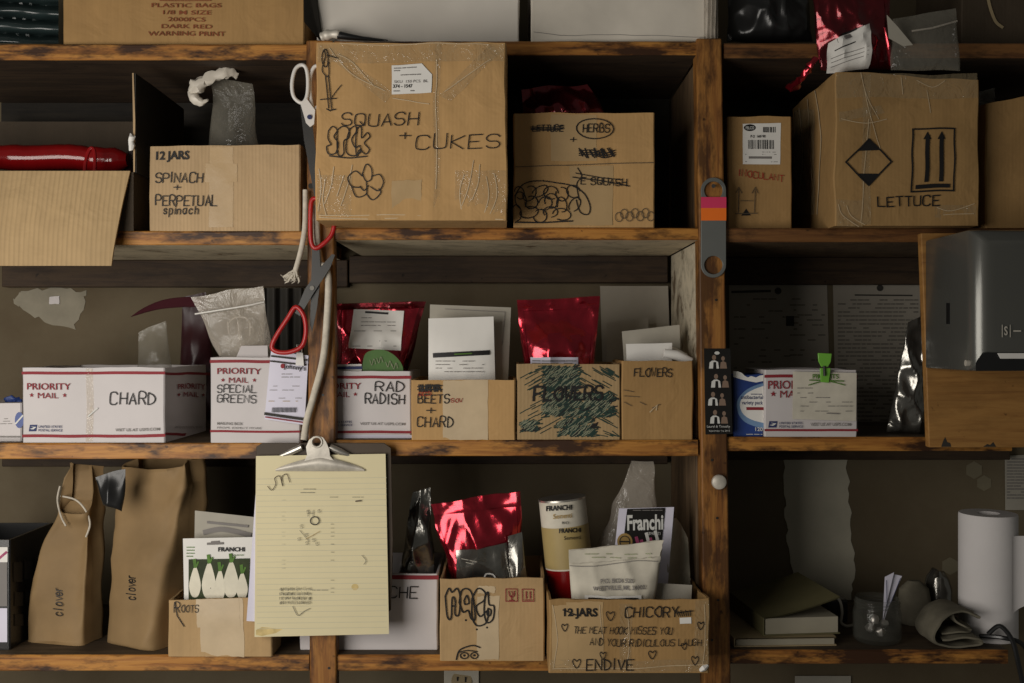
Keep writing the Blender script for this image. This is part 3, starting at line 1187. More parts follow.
m2.tube(smooth([W(190, 92, .06), W(196, 99, .052), W(203, 103, .05), W(208, 100, .05)], 5), [.005, .006, .008, .009, .010, .009, .008, .007, .007, .006, .005, .004, .004, .003, .003, .002], 12)
b0 = len(m.v)
m.v += [q + Vector((0, 0, 1)) * .006 * noise.noise(q * 90) for q in m2.v]
m.f += [tuple(i + b0 for i in f) for f in m2.f]
m.m += m2.m
part(p['t'], 'twisted_top', m, 'wrap_white', label='white twisted bag top')

# squash + cukes
yf = -.118
c = carton('cardboard_box', 'large taped carton marked SQUASH + CUKES jutting over the shelf edge', 'box', 316, 507, 42, Z1M, yf, .36, 'card', closed=True, amp=.0022, seed=7, yaw=.8)
k = marks(c, 5)
k.rect(391, 181, 421, 212, 'tape', 'tape', .0006, jit=.5)
# clear tape, wide strips with creases
k.rect(318, 44, 505, 62, 'clear_tape', 'clear_tape', .0009, nu=24, nv=5)
k.quad([(318, 48), (334, 48), (392, 92), (384, 102)], 'clear_tape', 'clear_tape', .0012, nu=10, nv=10)
k.quad([(490, 46), (505, 50), (452, 102), (440, 96)], 'clear_tape', 'clear_tape', .0012, nu=10, nv=10)
k.rect(434, 44, 440, 218, 'clear_tape', 'clear_tape', .0011, nu=4, nv=24)
k.rect(318, 176, 352, 216, 'clear_tape', 'clear_tape', .0009)
k.rect(455, 172, 505, 216, 'clear_tape', 'clear_tape', .0009)
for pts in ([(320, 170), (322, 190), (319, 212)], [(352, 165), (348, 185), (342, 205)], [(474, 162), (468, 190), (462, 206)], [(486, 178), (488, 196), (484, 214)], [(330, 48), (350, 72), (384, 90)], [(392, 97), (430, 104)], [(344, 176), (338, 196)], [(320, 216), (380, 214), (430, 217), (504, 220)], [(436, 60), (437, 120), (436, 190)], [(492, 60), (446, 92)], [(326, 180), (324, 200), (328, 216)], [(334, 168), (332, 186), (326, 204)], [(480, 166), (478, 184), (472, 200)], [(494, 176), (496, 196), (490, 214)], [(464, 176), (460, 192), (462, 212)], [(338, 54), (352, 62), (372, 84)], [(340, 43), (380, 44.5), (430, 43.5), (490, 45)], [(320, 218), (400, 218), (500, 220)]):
    k.curve(pts, .8, mat='tape_pale', name='tape_crease', eps=.0014)  # tape creases drawn as pale lines, their glossy highlight painted in
k.quad([(390.5, 64.5), (421, 64), (431.5, 75), (390.7, 75)], 'paper', 'shipping_label', .0016)
k.quad([(390.7, 75), (431.5, 75), (432, 92.5), (391, 93.5)], 'paper', 'shipping_label', .0016)
k.greek(393, 416, [67.5, 70], .9, eps=.0026)
k.greek(393, 420, [74.5], .9, eps=.0026)
k.prt('SKU  150 PCS  BL', 393, 428, 82.4, 2.8, eps=.0026, mat='print_grey')
k.prt('374 - 1547', 392, 412, 87.2, 3.4, bold=.02, eps=.0026)
k.greek(393, 415, [90.3], 1, eps=.0026)
k.hand('SQUASH', 341, 418, 125.5, 12.5, 1.25, dy=-1, slant=.1)
k.hand('+', 400, 411, 141, 10, 1.2)
k.hand('CUKES', 416, 499, 150, 15, 1.25, dy=-1, slant=.1)
# stick figure
k.ell(325.5, 58, 3.2, 9, 1.0)
k.curve([(324, 50), (326, 56), (322, 70), (328, 76), (329, 62)], .9)
k.line([(325, 76), (328, 108)], 1)
k.line([(328, 76), (331, 109)], 1)
k.line([(320, 99), (336, 98)], 1)
k.curve([(331, 97), (336, 90), (341, 84)], .8)
k.line([(328, 55), (338, 58)], 1)
k.line([(326, 109), (330, 111)], 1.2)
k.line([(331, 110), (335, 109)], 1.2)
# bubble letters
for pts in ([(328, 132), (332, 127), (337, 131), (334, 138), (338, 144), (336, 154), (329, 155), (327, 148), (331, 146), (328, 140), (328, 132)],
            [(337, 131), (342, 127), (348, 129), (349, 138), (344, 142), (344, 154), (338, 155), (337, 131)],
            [(350, 129), (355, 126), (356, 132), (352, 140), (356, 148), (360, 146), (361, 152), (354, 156), (347, 153), (347, 140), (350, 129)],
            [(357, 128), (361, 127), (362, 138), (367, 132), (370, 136), (365, 143), (370, 149), (366, 154), (360, 150), (357, 156), (356, 140), (357, 128)]):
    k.curve(pts, 1.1, name='bubble_lettering')
k.curve([(330, 157), (340, 158), (352, 158), (367, 156)], 1.2, name='bubble_lettering')
for pts in ([(362, 174), (366, 164), (371, 168), (371, 178), (366, 181), (362, 174)], [(362, 176), (355, 171), (348, 178), (352, 186), (360, 187)], [(371, 176), (379, 174), (383, 182), (378, 190), (370, 186)], [(352, 186), (357, 196), (366, 193), (366, 182)], [(366, 193), (372, 199), (380, 192), (378, 188)], [(360, 186), (364, 190), (368, 185)]):
    k.curve(pts, 1.0, name='flower_drawing')
k.build()

# herbs
c = carton('cardboard_box', 'tan carton marked HERBS with doodled bubble lettering', 'box', 513.5, 654.5, 113.5, Z1M, -.012, .21, 'card', amp=.0012, seed=8, ytr=113)
k = marks(c, 8)
k.rect(551, 115, 597, 161, 'tape', 'tape', .0005, jit=.3)
k.rect(569, 166, 613, 225, 'tape', 'tape', .0005, jit=.3)
k.line([(515, 167), (560, 165.5), (653, 163)], .7, 'ink_faint', 'fold_line')
k.hand('HERBS', 583, 609, 132.5, 8, 1.1)
k.ell(595, 129, 18.5, 10, 1.1, 0, 380)
k.hand('LETTUCE', 533, 563, 132, 6, 1)
for d in (-1.5, 0, 1.2):
    k.line([(531, 129 + d), (548, 130 + d), (564, 128.5 + d)], .9)
k.hand('+', 570, 576, 143, 6, .9)
r_ = random.Random(4)
for i in range(16):
    x = 580 + i * 2.1
    k.line([(x + r_.uniform(-2, 2), 150 + r_.uniform(-2, 1)), (x + 3 + r_.uniform(-2, 2), 157 + r_.uniform(-1, 1.5))], 1.1)
for d in (0, 2.4, 4.4):
    k.curve([(579, 151 + d), (592, 150 + d), (604, 154 + d), (615, 151 + d)], 1.1)
k.hand('E SQUASH', 580, 626, 184, 7, 1, dy=3)
k.line([(572, 177), (600, 181), (629, 187)], 1.1)
k.line([(575, 173), (600, 178), (622, 181)], .9)
k.curve([(577, 168), (581, 176), (576, 184), (579, 200)], 1)
r_ = random.Random(12)
for i in range(17):
    x, y = 520 + (i % 6) * 11 + r_.uniform(-3, 3), 192 + (i // 6) * 11 + r_.uniform(-3, 3)
    a = r_.uniform(0, 180)
    k.ell(x, y, r_.uniform(6, 9), r_.uniform(4.5, 7), 1.0, a, a + 300, r_.uniform(0, 180), name='bubble_lettering')
k.curve([(515, 196), (524, 184), (540, 181), (556, 183), (572, 186), (584, 194), (590, 206), (588, 214), (580, 212), (576, 200)], 1.1, name='bubble_lettering')
k.curve([(516, 222), (540, 223), (572, 221)], 1.3, name='bubble_lettering')
for i in range(7):
    k.ell(619 + i * 5.2, 217 - (i % 2) * 3, 3.6, 4.6, .7, mat='ink_faint', name='small_bubble_lettering')
k.build()
pouch('seed_bag', 'crumpled dark red foil bag sticking out of the HERBS carton', 'bag', [(522, 90), (588, 84), (618, 130), (520, 150)], .08, .03, 'foil_dark_red', crumple=.010, facets=1.4, n=38, seed=21, freq=18, edge=.006)

# inoculant
c = carton('cardboard_box', 'small tan carton with barcode label and red scrawl INOCULANT', 'box', 727.5, 792, 117, Z1R, .03, .05, 'card_warm', closed=True, amp=.001, seed=9, yaw=1.0, ytr=117)
k = marks(c, 9)
k.quad([(742.5, 124), (781, 123.5), (780, 164), (742.5, 164)], 'paper', 'barcode_label', .0008)
k.disc(749.5, 128, 6, 3.4, 'ink', 'lettering', .0011)
k.prt('FELCO', 745.3, 753.8, 129.6, 3, 'print_white', 'logo_lettering', .02, eps=.0015)
r_ = random.Random(2)
x = 748
while x < 774:
    w_ = r_.choice((.5, .8, 1.2))
    k.line([(x, 140.5), (x, 149)], w_, 'ink', 'barcode', .0011, step=20)
    x += w_ + r_.choice((.5, .7, 1))
x = 763
while x < 776:
    k.line([(x, 127.5), (x, 132.5)], .6, 'ink', 'barcode', .0011, step=20)
    x += r_.choice((.9, 1.4))
k.line([(749, 157.5), (771, 157.5)], 2.2, 'print_grey', 'barcode', .0011)
k.prt('F-2  160 90', 750, 765, 138, 2.6, bold=.02)
k.greek(745, 778, [152.2, 154.4, 161.5], .6, 'print_grey')
k.hand('INOCULANT', 738, 783, 175.5, 6.5, .8, dy=6, mat='ink_red', name='red_handwriting')
for x in (738, 754):
    k.line([(x, 213), (x, 189)], .7, 'ink_faint', 'printed_arrows')
    k.line([(x - 3, 193), (x, 187), (x + 3, 193)], .7, 'ink_faint', 'printed_arrows')
k.line([(735, 214), (757, 214)], .8, 'ink_faint', 'printed_arrows')
k.line([(740, 201), (752, 201)], .7, 'ink_faint', 'printed_arrows')
k.poly([(741, 216), (746, 209), (751, 216)], 'ink', 'printed_mark')
k.build()

# lettuce
c = carton('cardboard_box', 'big battered carton marked LETTUCE with diamond and twin arrow print', 'box', 835, 979, 72, Z1R, -.035, .285, 'card_old', closed=True, amp=.0022, seed=10, yaw=-.6, ytr=80)
k = marks(c, 10)
k.rect(836, 74, 977, 98, 'clear_tape', 'clear_tape', .001, nu=24, nv=5)
k.quad([(838, 112), (880, 106), (884, 114), (838, 122)], 'clear_tape', 'clear_tape', .001)
k.rect(862, 76, 870, 224, 'clear_tape', 'clear_tape', .0012, nu=3, nv=24)
k.rect(936, 206, 976, 222, 'clear_tape', 'clear_tape', .001)
k.rect(836, 200, 862, 226, 'clear_tape', 'clear_tape', .001)
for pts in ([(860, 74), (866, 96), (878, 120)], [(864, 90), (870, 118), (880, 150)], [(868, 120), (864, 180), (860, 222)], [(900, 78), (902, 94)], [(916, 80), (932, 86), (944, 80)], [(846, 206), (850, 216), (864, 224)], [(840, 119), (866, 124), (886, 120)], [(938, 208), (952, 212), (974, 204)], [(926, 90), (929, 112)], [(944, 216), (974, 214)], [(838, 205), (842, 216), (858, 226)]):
    k.curve(pts, .7, mat='tape_pale', name='tape_crease', eps=.0015)  # crease lines with the tape's highlight put into the pale colour
X, Y, r_ = 868.5, 162, 22.5
k.line([(X, Y - r_), (X + r_, Y), (X, Y + r_), (X - r_, Y), (X, Y - r_)], 1.5, name='printed_diamond')
k.poly([(X, Y - r_), (X - r_ * .48, Y - r_ * .5), (X + r_ * .48, Y - r_ * .5)], 'ink', 'printed_diamond', .0014)
k.poly([(X, Y + r_), (X + r_ * .48, Y + r_ * .5), (X - r_ * .48, Y + r_ * .5)], 'ink', 'printed_diamond', .0014)
k.line([(911.5, 129.5), (954, 129), (954, 191.5), (911.5, 191), (911.5, 129.5)], 1.6, name='printed_arrows')
for x in (926.5, 941):
    k.line([(x, 137), (x, 181)], 4.2, name='printed_arrows')
    k.poly([(x, 132), (x - 4.2, 140), (x + 4.2, 140)], 'ink', 'printed_arrows', .0014)
k.line([(917, 186.5), (949, 186.5)], 4, name='printed_arrows')
k.hand('LETTUCE', 876.5, 940, 206, 10, 1.5, slant=.02)
k.build()
k = marks(c, 3, 'left')
k.rect(795, 110, 815, 215, 'clear_tape', 'clear_tape', .001)
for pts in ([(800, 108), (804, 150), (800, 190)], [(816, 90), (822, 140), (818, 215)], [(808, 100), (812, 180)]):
    k.curve(pts, .8, mat='tape_pale', name='tape_crease', eps=.0015)  # same painted crease highlights on the side face
k.build()
p = pouch('seed_bag', 'shiny dark red foil bag with white label on top of the LETTUCE carton', 'bag', [(812, -12), (886, -14), (893, 70.5), (820, 70)], -.045, .022, 'foil_dark_red', yb=-.002, facets=1.5, n=40, crumple=.008, seed=23, freq=17, edge=.006)
k = Marks(p['t'], p['face'], p['body'])
k.quad([(826, 45), (866, 26), (866, 70), (825.5, 73)], 'paper', 'label', .002, nu=14, nv=14)
k.line([(838, 38), (852, 32)], 2, 'ink', 'lettering', .003)
k.line([(834, 44), (846, 39)], 4, 'print_grey', 'fine_print', .003)
k.line([(832, 53), (850, 46)], 1, 'ink', 'lettering', .003)
for y in (57, 61, 65):
    k.line([(829, y + 3), (862, y - 6)], .6, 'print_grey', 'fine_print', .003)
k.build()
m = MB()
m.tube(smooth([W(789, 88, .03), W(797, 84, .0), W(806, 72, -.022), W(816, 58, -.03)], 5), [.002, .007, .009, .009, .008, .007, .006, .006, .005, .005, .006, .007, .007, .006, .006, .006], 12)
m.xform(lambda q: q + .005 * noise.noise_vector(q * 130))
part(p['t'], 'foil_twist', m, 'foil_red', label='twisted red foil corner')
m = MB()
m.tube([W(885, 28, -.05), W(888, 45, -.048), W(891, 66, -.03)], [.002, .006, .003], 10)
m.xform(lambda q: q + .004 * noise.noise_vector(q * 120))
part(p['t'], 'foil_fold', m, 'foil_red', label='bright red foil edge')
seals(p, 'foil_dark_red', .02, .07)
p = pouch('plastic_bag', 'clear plastic zip bag lying behind the red bag over the LETTUCE carton', 'bag', [(892, 20), (956, 8), (960, 70), (892, 70)], -.045, .02, 'clear_grey', crumple=.006, seed=24, freq=14, edge=.004)
m = MB()
m.tube([W(912, 31, -.067), W(932, 28, -.069), W(957, 21, -.055)], .0016, 8)
part(p['t'], 'zip_strip', m, 'clear_milky')
m = MB()
m.slab([W(887, 15, -.072), W(898, 27, -.073), (W(913, 45, -.073)), W(903, 46, -.073), W(889, 38, -.072)][::-1], (0, -1, 0), .0012)
solo('paper_tag', 'grey white paper scrap against the clear zip bag', 'paper', m, 'paper_grey')
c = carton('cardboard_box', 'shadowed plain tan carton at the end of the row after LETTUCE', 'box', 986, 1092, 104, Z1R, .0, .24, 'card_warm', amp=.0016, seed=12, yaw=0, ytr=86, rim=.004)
p = pouch('plastic_bag', 'small bluish clear bag tucked between two tan cartons', 'bag', [(978, 92), (994, 88), (998, 130), (980, 130)], .12, .01, 'clear_grey', crumple=.004, seed=25)

# ================================================================== second row
Z2L, Z2M, Z2R = SH['L', 2], SH['M', 2], SH['R', 2]
MG = 'white mailing boxes with red stripes'


def mailer(c, seed, x0, x1, ys, emblem=None, title=None, visit=None, face='face', thick=3.0):
    k = marks(c, seed, face)
    for y in ys:
        k.line([(x0, y), (x1, y)], thick, 'print_red', 'red_stripe', .0006)
        k.flush('red_stripe')
    if title:
        tx0, tx1, yb, h, mx0, mx1, myb = title
        k.prt('PRIORITY', tx0, tx1, yb, h, 'print_red', bold=.008)
        k.prt('MAIL', mx0, mx1, myb, h * .88, 'print_red', bold=0)
        for sx in (mx0 - (mx1 - mx0) * .3, mx1 + (mx1 - mx0) * .3):
            k.star(sx, myb - h * .45, h * .36)
    if emblem:
        ex, ey, ew, eh, tx1 = emblem
        k.eagle(ex, ey, ew, eh)
        k.prt('UNITED STATES', ex + ew + 1.5, tx1, ey + eh * .45, eh * .36, 'print_blue', bold=.01)
        k.prt('POSTAL SERVICE', ex + ew + 1.5, tx1 + .5, ey + eh, eh * .36, 'print_blue', bold=.01)
    if visit:
        k.prt('VISIT US AT USPS.COM', visit[0], visit[1], visit[2], visit[3], 'print_grey', bold=.01)
    return k


c = carton('mailing_box', 'long white mailing box marked CHARD', 'box', 22.5, 165, 367.5, Z2L, .006, .25, 'white_card', amp=.0012, seed=14, rim=.001, group=MG)
k = mailer(c, 14, 23, 164.5, (373, 435.5), (28.5, 424.3, 8.5, 6.6, 62), (27.5, 71, 389.6, 6.6, 38, 58.5, 398.2), (115, 160, 430.6, 2.9))
k.hand('CHARD', 110, 155.5, 404, 11.5, 1.3, dy=.5)
k.line([(88, 416), (97, 408)], 1.2, 'print_white', 'scuff')
k.rect(86, 368, 93, 441, 'clear_tape', 'clear_tape', .0005)
k.build()
k = mailer(c, 15, 166, 209, (373.5, 434), None, (177, 204, 389, 5.6, 183, 198, 397), None, 'right', 2.6)
k.prt('UNITED STATES POSTAL SERVICE', 174, 202, 428, 2.4, 'print_grey')
k.build()
p = pouch('plastic_bag', 'small clear plastic bag poking up from the CHARD box', 'bag', [(140, 334), (166, 322), (174, 395), (136, 395)], .10, .025, 'clear_grey', crumple=.008, seed=31, freq=20, edge=.007)
c = carton('small_box', 'small white box with blue emblem at the end of the CHARD row', 'box', -34, 21.5, 403.5, Z2L, .03, .13, 'white_card', amp=.0006, closed=True, seed=16)
k = marks(c)
k.disc(19.5, 420.5, 4.5, 8, 'blue_box', 'blue_emblem')
k.line([(16, 424), (23, 416)], 1.5, 'print_white', 'emblem_stroke', .0013)
k.greek(0, 12, [419, 421.5, 424], .6)
k.line([(-20, 437), (20, 437)], 1.2, 'print_grey', 'printed_line')
k.build()
m = MB()
m.tube(smooth([W(6, 400, .07), W(12, 398.5, .07), W(17, 399.5, .07), W(21, 403, .07)], 4), [.006, .006, .005, .006, .007, .006, .006, .006, .006, .005, .006, .006, .004], 10)
m.xform(lambda q: q + .004 * noise.noise_vector(q * 150) + Vector((0, 0, -.001)))
solo('crumpled_wrapper', 'crumpled blue wrapper on the small white box', 'wrapper', m, 'blue_box')

c = carton('mailing_box', 'white mailing box marked SPECIAL GREENS with invoice clipped on', 'box', 210.5, 300, 357.5, Z2L, .004, .2, 'white_card', amp=.001, seed=17, rim=.001, group=MG)
k = mailer(c, 17, 211, 299, (361.5,), None, (217.5, 261.5, 374.2, 6.2, 229, 249, 383))
k.line([(211, 431), (299, 431.4)], 2.2, 'print_red', 'red_stripe', .0006)
k.hand('SPECIAL', 217.5, 257, 392.5, 7, .95)
k.hand('GREENS', 217.5, 256.5, 402.3, 7.6, .95, dy=.5)
k.prt('MAILING BOX', 217.5, 243, 424.8, 2.8, 'print_grey', bold=.01)
k.prt('FROM: EXPECT MORE', 217.5, 262, 428.6, 2, 'print_grey')
k.build()
m = MB()
m.slab([W(236, 358, .012), W(241, 346, .02), W(267.5, 345.5, .02), W(268, 358, .012)][::-1], (0, -1, 0), .002)
part(c['t'], 'end_flap', m, 'white_card', label='white end flap sticking up')
p = pouch('plastic_bag', 'wrinkled clear zip bag standing in the SPECIAL GREENS box', 'bag', [(190, 297), (262, 285), (283, 410), (247, 410)], .055, .028, 'clear_milky', crumple=.007, seed=33, freq=16, edge=.006)
m = MB()
m.tube(smooth([W(195, 314, .046), W(220, 310, .040), W(245, 306, .040), W(264, 302, .048)], 4), .0014, 8)
part(p['t'], 'zip_strip', m, 'paper')
m = MB()
for pts in ([(228, 325), (234, 318), (246, 318), (252, 328)], [(238, 320), (240, 340)], [(228, 322), (229, 334)], [(250, 324), (250, 336)]):
    q_ = smooth([W(a, b, .026) for a, b in pts], 4)
    m.tube(q_, .0016, 6)
part(p['t'], 'fold_ridge', m, 'clear_milky')
pouch('film_bag', 'deep maroon plastic bag behind the zip bag in the second row', 'bag', [(183, 297), (206, 292), (220, 420), (178, 420)], .295, .018, 'film_maroon', crumple=.006, seed=34)
m = MB()
prf = smooth([(130, 317), (143, 308), (162, 300), (183, 297), (200, 298), (200, 306), (183, 307), (160, 309), (143, 313)], 3)
m.slab([W(a[0], a[1], .17) for a in prf][::-1], (0, -1, 0), .006)
m2 = m
solo('plastic_strap', 'curved maroon plastic strip arching over the CHARD box', 'strip', m2, 'maroon_matte', bevel=.002)
m = MB()
m.grid(lambda a, b: W(264 + a * 40, 288 + b * 90, .24 + .008 * math.sin(a * 19) * (1 - .3 * b)), 40, 8, flip=True)
n_ = 41 * 9
m.grid(lambda a, b: W(264 + a * 40, 288 + b * 90, .246 + .008 * math.sin(a * 19) * (1 - .3 * b)), 40, 8)
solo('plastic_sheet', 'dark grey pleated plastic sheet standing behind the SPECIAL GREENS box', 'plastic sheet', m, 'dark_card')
# invoice in a clear sleeve, and its clip
p = pouch('invoice_sleeve', 'printed invoice in clear sleeve clipped to the SPECIAL GREENS box', 'invoice', [(271, 351), (308.5, 355.5), (304.5, 425), (264.5, 419)], -.0075, .0018, 'paper_lilac', crumple=.0005, seed=35, n=14)
k = Marks(p['t'], p['face'], p['body'], 3)
k.line([(272, 356), (307, 360)], 1.8, 'dark_card', 'dark_stripe')
k.line([(271, 361), (306, 365)], 1.6, 'dark_card', 'dark_stripe')
k.line([(265.5, 413.5), (304, 419)], 2.8, 'dark_card', 'dark_stripe')
k.line([(266, 416.8), (304, 422.3)], 1.2, 'print_red', 'red_line')
k.prt("Johnny's", 284, 306, 368, 4.6, 'ink', 'lettering', .02, dy=2.5)
k.disc(283, 366, 2.2, 2.4, 'print_red', 'red_emblem')
k.greek(282, 300, [374, 377], .6)
k.greek(270, 302, [386, 390, 398], .5, dens=.5)
k.greek(269, 298, [401], .6, 'gold')
x = 273
while x < 297:
    k.line([(x, 407.5), (x - .3, 412)], .7, 'ink', 'barcode', step=20)
    x += 1.3
k.build()
m = MB()
cx_, cy_ = 300, 359
m.slab([W(296.5, 352, -.0125), W(303, 352.5, -.0125), W(304, 366, -.0165), W(295.5, 365.5, -.0165)][::-1], (0, -1, 0), .003)
bt = thing('binder_clip', 'small silver and white clip holding the invoice sleeve', 'clip', base_of(m))
part(bt, 'jaw', m, 'handle_white', bevel=.0006)
m = MB()
m.tube([W(297.5, 353, -.016), W(297, 345, -.016), W(302, 345, -.016), W(302, 353, -.016)], .0011, 8)
part(bt, 'wire_lever', m, 'steel')

c = carton('mailing_box', 'white mailing box marked RAD RADISH', 'box', 303, 411, 371.5, Z2M, .032, .18, 'white_card', amp=.001, seed=18, rim=.001, group=MG)
k = mailer(c, 18, 304, 410.5, (377.5,), (318, 420.5, 8, 5.6, 352), (318, 361.5, 389.3, 6.4, 331, 350, 397.5), (360, 404.5, 425.2, 2.7))
k.line([(304, 432), (410.5, 432)], 2.6, 'print_red', 'red_stripe', .0006)
k.line([(304, 436.4), (410.5, 436.4)], 3, 'paper_lilac', 'pale_band', .0005)
k.hand('RAD', 375.5, 404, 391.3, 9, 1.3, slant=.08)
k.hand('RADISH', 365, 404, 404, 9.4, 1.3, slant=.04)
k.build()
m = MB()
m.slab([W(336, 364.5, .045), W(361.5, 364, .045), W(362, 385, .045), W(336, 385, .045)][::-1], (0, -1, 0), .002)
o = solo('seed_packet', 'white packet with blue stripe tucked in the RAD RADISH box', 'packet', m, 'paper')
k = Marks(o, Flat(W(336, 385, .045), (1, 0, 0), (0, 0, 1)), o)
k.line([(336.5, 368), (361.5, 367.6)], 3, 'print_blue', 'blue_stripe')
k.build()
p = pouch('seed_bag', 'shiny red foil bag with white label in the RAD RADISH box', 'bag', [(336, 304), (426, 302), (399, 405), (338, 405)], .10, .03, 'foil_red', crumple=.009, facets=1.2, n=40, seed=41, freq=16, edge=.003, seal=.07, ribs=.0015)
k = Marks(p['t'], p['face'], p['body'], 4)
k.quad([(354, 309.5), (404.5, 311), (402, 350.5), (350, 348)], 'paper', 'label', .003, nu=16, nv=16)
k.line([(366, 312.5), (388, 313.5)], 2, 'ink', 'lettering', .0042)
k.greek(362, 396, [318, 322, 325.5], .6, eps=.0042)
k.greek(355, 398, [331, 336, 341, 346], .6, dens=.55, eps=.0042)
k.build()
seals(p, 'foil_dark_red', .06, .06)
m = MB()
q = smooth([(363, 372), (363, 361), (366, 353), (374, 350), (384, 350), (394, 355), (401, 363), (403, 371), (398, 378), (370, 378)], 4, True)
m.slab([W(a[0], a[1], .042) for a in q[:-1]][::-1], (0, -1, 0), .002)
o = solo('plant_tag', 'rounded dark green tag standing up in the RAD RADISH box', 'tag', m, 'green_tag')
k = Marks(o, Flat(W(370, 378, .042), (1, 0, 0), (0, 0, 1)), o, 6)
for x, y in ((372, 362), (379, 360), (388, 364), (394, 366)):
    k.curve([(x - 2, y - 2), (x, y + 3), (x + 2, y - 3), (x + 4, y + 2)], .6, mat='white_hatch', name='pale_lettering')
k.build()

c = carton('cardboard_box', 'short tan carton marked BEETS + CHARD with wide pale tape', 'box', 411.5, 515.5, 379.5, Z2M, .002, .17, 'card', amp=.001, seed=19)
k = marks(c, 19)
k.rect(443, 380, 488, 439.5, 'tape_pale', 'tape', .0006, jit=.5)
r_ = random.Random(5)
for i in range(14):
    x = 419 + i * 1.6
    k.line([(x + r_.uniform(-1, 1), 384), (x + r_.uniform(-1, 1.5), 391)], 1.2, name='crossed_out')
k.line([(418, 386), (442, 385)], 1.2, name='crossed_out')
k.line([(418, 389), (442, 389)], 1.2, name='crossed_out')
k.hand('SEED', 419, 432, 395, 3.4, .7, mat='ink_red', name='red_handwriting')
k.hand('BEETS', 418.5, 448.5, 402.5, 8.2, 1.2)
k.hand('SOW', 451, 462, 402, 3.8, .7, mat='ink_red', name='red_handwriting')
k.hand('+', 426, 435, 414, 8, 1.1)
k.hand('CHARD', 417.5, 452.5, 426.5, 10, 1.2)
k.build()
p = pouch('seed_packet', 'white paper packet with black band in the BEETS + CHARD carton', 'packet', [(428.5, 318.5), (493.5, 316.5), (496, 410), (428.5, 410)], .045, .010, 'paper', crumple=.0012, seed=43, n=20)
k = Marks(p['t'], p['face'], p['body'], 5)
k.line([(434.5, 355.3), (488.5, 352.5)], 4.6, 'ink', 'black_band', .0018)
k.line([(455, 354.2), (472, 353.3)], 1.2, 'leaf_print', 'green_mark', .0028)
k.greek(436, 484, [361, 364.5, 368, 371.5], .6, eps=.0018)
k.build()
p = pouch('seed_packet', 'grey brown paper packet behind the white one in the BEETS + CHARD carton', 'packet', [(430, 304.5), (511, 307.5), (507, 408), (428, 408)], .085, .012, 'paper_grey', crumple=.0012, seed=44, n=20)
k = Marks(p['t'], p['face'], p['body'], 5)
k.line([(445, 309), (505, 312), (502, 345)], .5, 'print_grey', 'printed_line', .0018)
k.build()

M['card_hatch'] = cardboard('cardboard_striped', (.38, .26, .13), stripe=.1)
c = carton('cardboard_box', 'tan carton covered in dark green scribble and marked FLOWERS', 'box', 517, 620.5, 364, Z2M, .006, .17, 'card_hatch', amp=.001, seed=20)
k = marks(c, 20)
r_ = random.Random(9)
for i in range(130):                                   # diagonal pen hatching over the whole face
    x, y = r_.uniform(519, 612), r_.uniform(366, 436)
    l = r_.uniform(7, 16)
    sg = 1 if x < 560 else -1
    k.line([(x, y), (max(519, min(619, x + l)), max(366, min(437, y - sg * l * .55)))], .9, 'green_hatch', 'green_hatching', .0007)
blk = [(541, 366, 580, 392), (541, 392, 616, 418), (556, 418, 597, 437), (519, 420, 540, 432)]
for (a, b_, e, f_) in blk:
    for i in range(int((e - a) * (f_ - b_) / 4.2)):
        x, y = r_.uniform(a, e - 6), r_.uniform(b_ + 3, f_)
        k.line([(x, y), (x + r_.uniform(5, 9), y - r_.uniform(1, 5))], 1.25, 'green_hatch' if r_.random() < .7 else 'ink', 'green_hatching', .0008)
for (a, b_, e, f_) in blk:
    for i in range(int((e - a) * (f_ - b_) / 13)):
        x, y = r_.uniform(a, e - 7), r_.uniform(b_ + 4, f_)
        k.line([(x, y), (x + r_.uniform(3, 7), y - r_.uniform(3, 6))], .5, 'white_hatch', 'white_hatching', .0011)
k.hand('FLOWERS', 533, 602, 401, 13.5, 2.5, dy=-1.5, eps=.0022)
k.hand('BULB', 541, 558, 411, 4.5, .8, mat='white_hatch', name='white_handwriting', eps=.0014)
k.build()
p = pouch('seed_bag', 'bright red foil bag with folded top in the scribbled FLOWERS carton', 'bag', [(516.5, 300), (600.5, 296.5), (590, 400), (528, 400)], .075, .030, 'foil_red', crumple=.009, facets=1.1, n=40, seed=47, freq=16, edge=.002, seal=.10, ribs=.0018)
k = Marks(p['t'], p['face'], p['body'], 5)
k.rect(530, 357, 577, 372, 'paper_lilac', 'label', .004, nu=12, nv=4)
k.greek(532, 575, [360.5, 363], 1, 'print_grey', eps=.0055)
k.build()
seals(p, 'foil_red', .11, .07)

c = carton('cardboard_box', 'narrow tan carton marked FLOWERS beside the whitewashed board', 'box', 622, 693, 361.5, Z2M, .006, .17, 'card_warm', amp=.0012, seed=22, ytr=361)
k = marks(c, 22)
k.hand('FLOWERS', 633.5, 671.5, 377, 8, 1.1, dy=-.5)
for pts in ([(624, 390), (634, 392)], [(624, 396), (640, 397)], [(640, 402), (646, 405)], [(652, 408), (660, 404)], [(624, 402), (632, 406)]):
    k.curve(pts, .6, mat='ink_faint', name='scuff')
k.line([(650, 412), (657, 405), (656, 410)], 1.2, 'tape_pale', 'scuff')
k.build()
eg = 'envelopes in the narrow FLOWERS carton'
for nm, lab, q, y, mt, sd in (('envelope', 'greyish envelope leaning tallest in the narrow FLOWERS carton', [(622, 331.5), (679.5, 325), (682, 400), (626, 400)], .10, 'paper_grey', 1),
                              ('envelope', 'white envelope with torn top in front in the narrow FLOWERS carton', [(626, 344), (672, 343), (672, 395), (628, 395)], .05, 'paper', 2)):
    pouch(nm, lab, 'envelope', q, y, .003, mt, crumple=.001, seed=sd, group=eg, n=14, edge=.001)
m = MB()
m.tube([W(664, 353, .03), W(676, 355, .03), W(691, 362, .03)], [.008, .009, .008], 12, flat=.6)
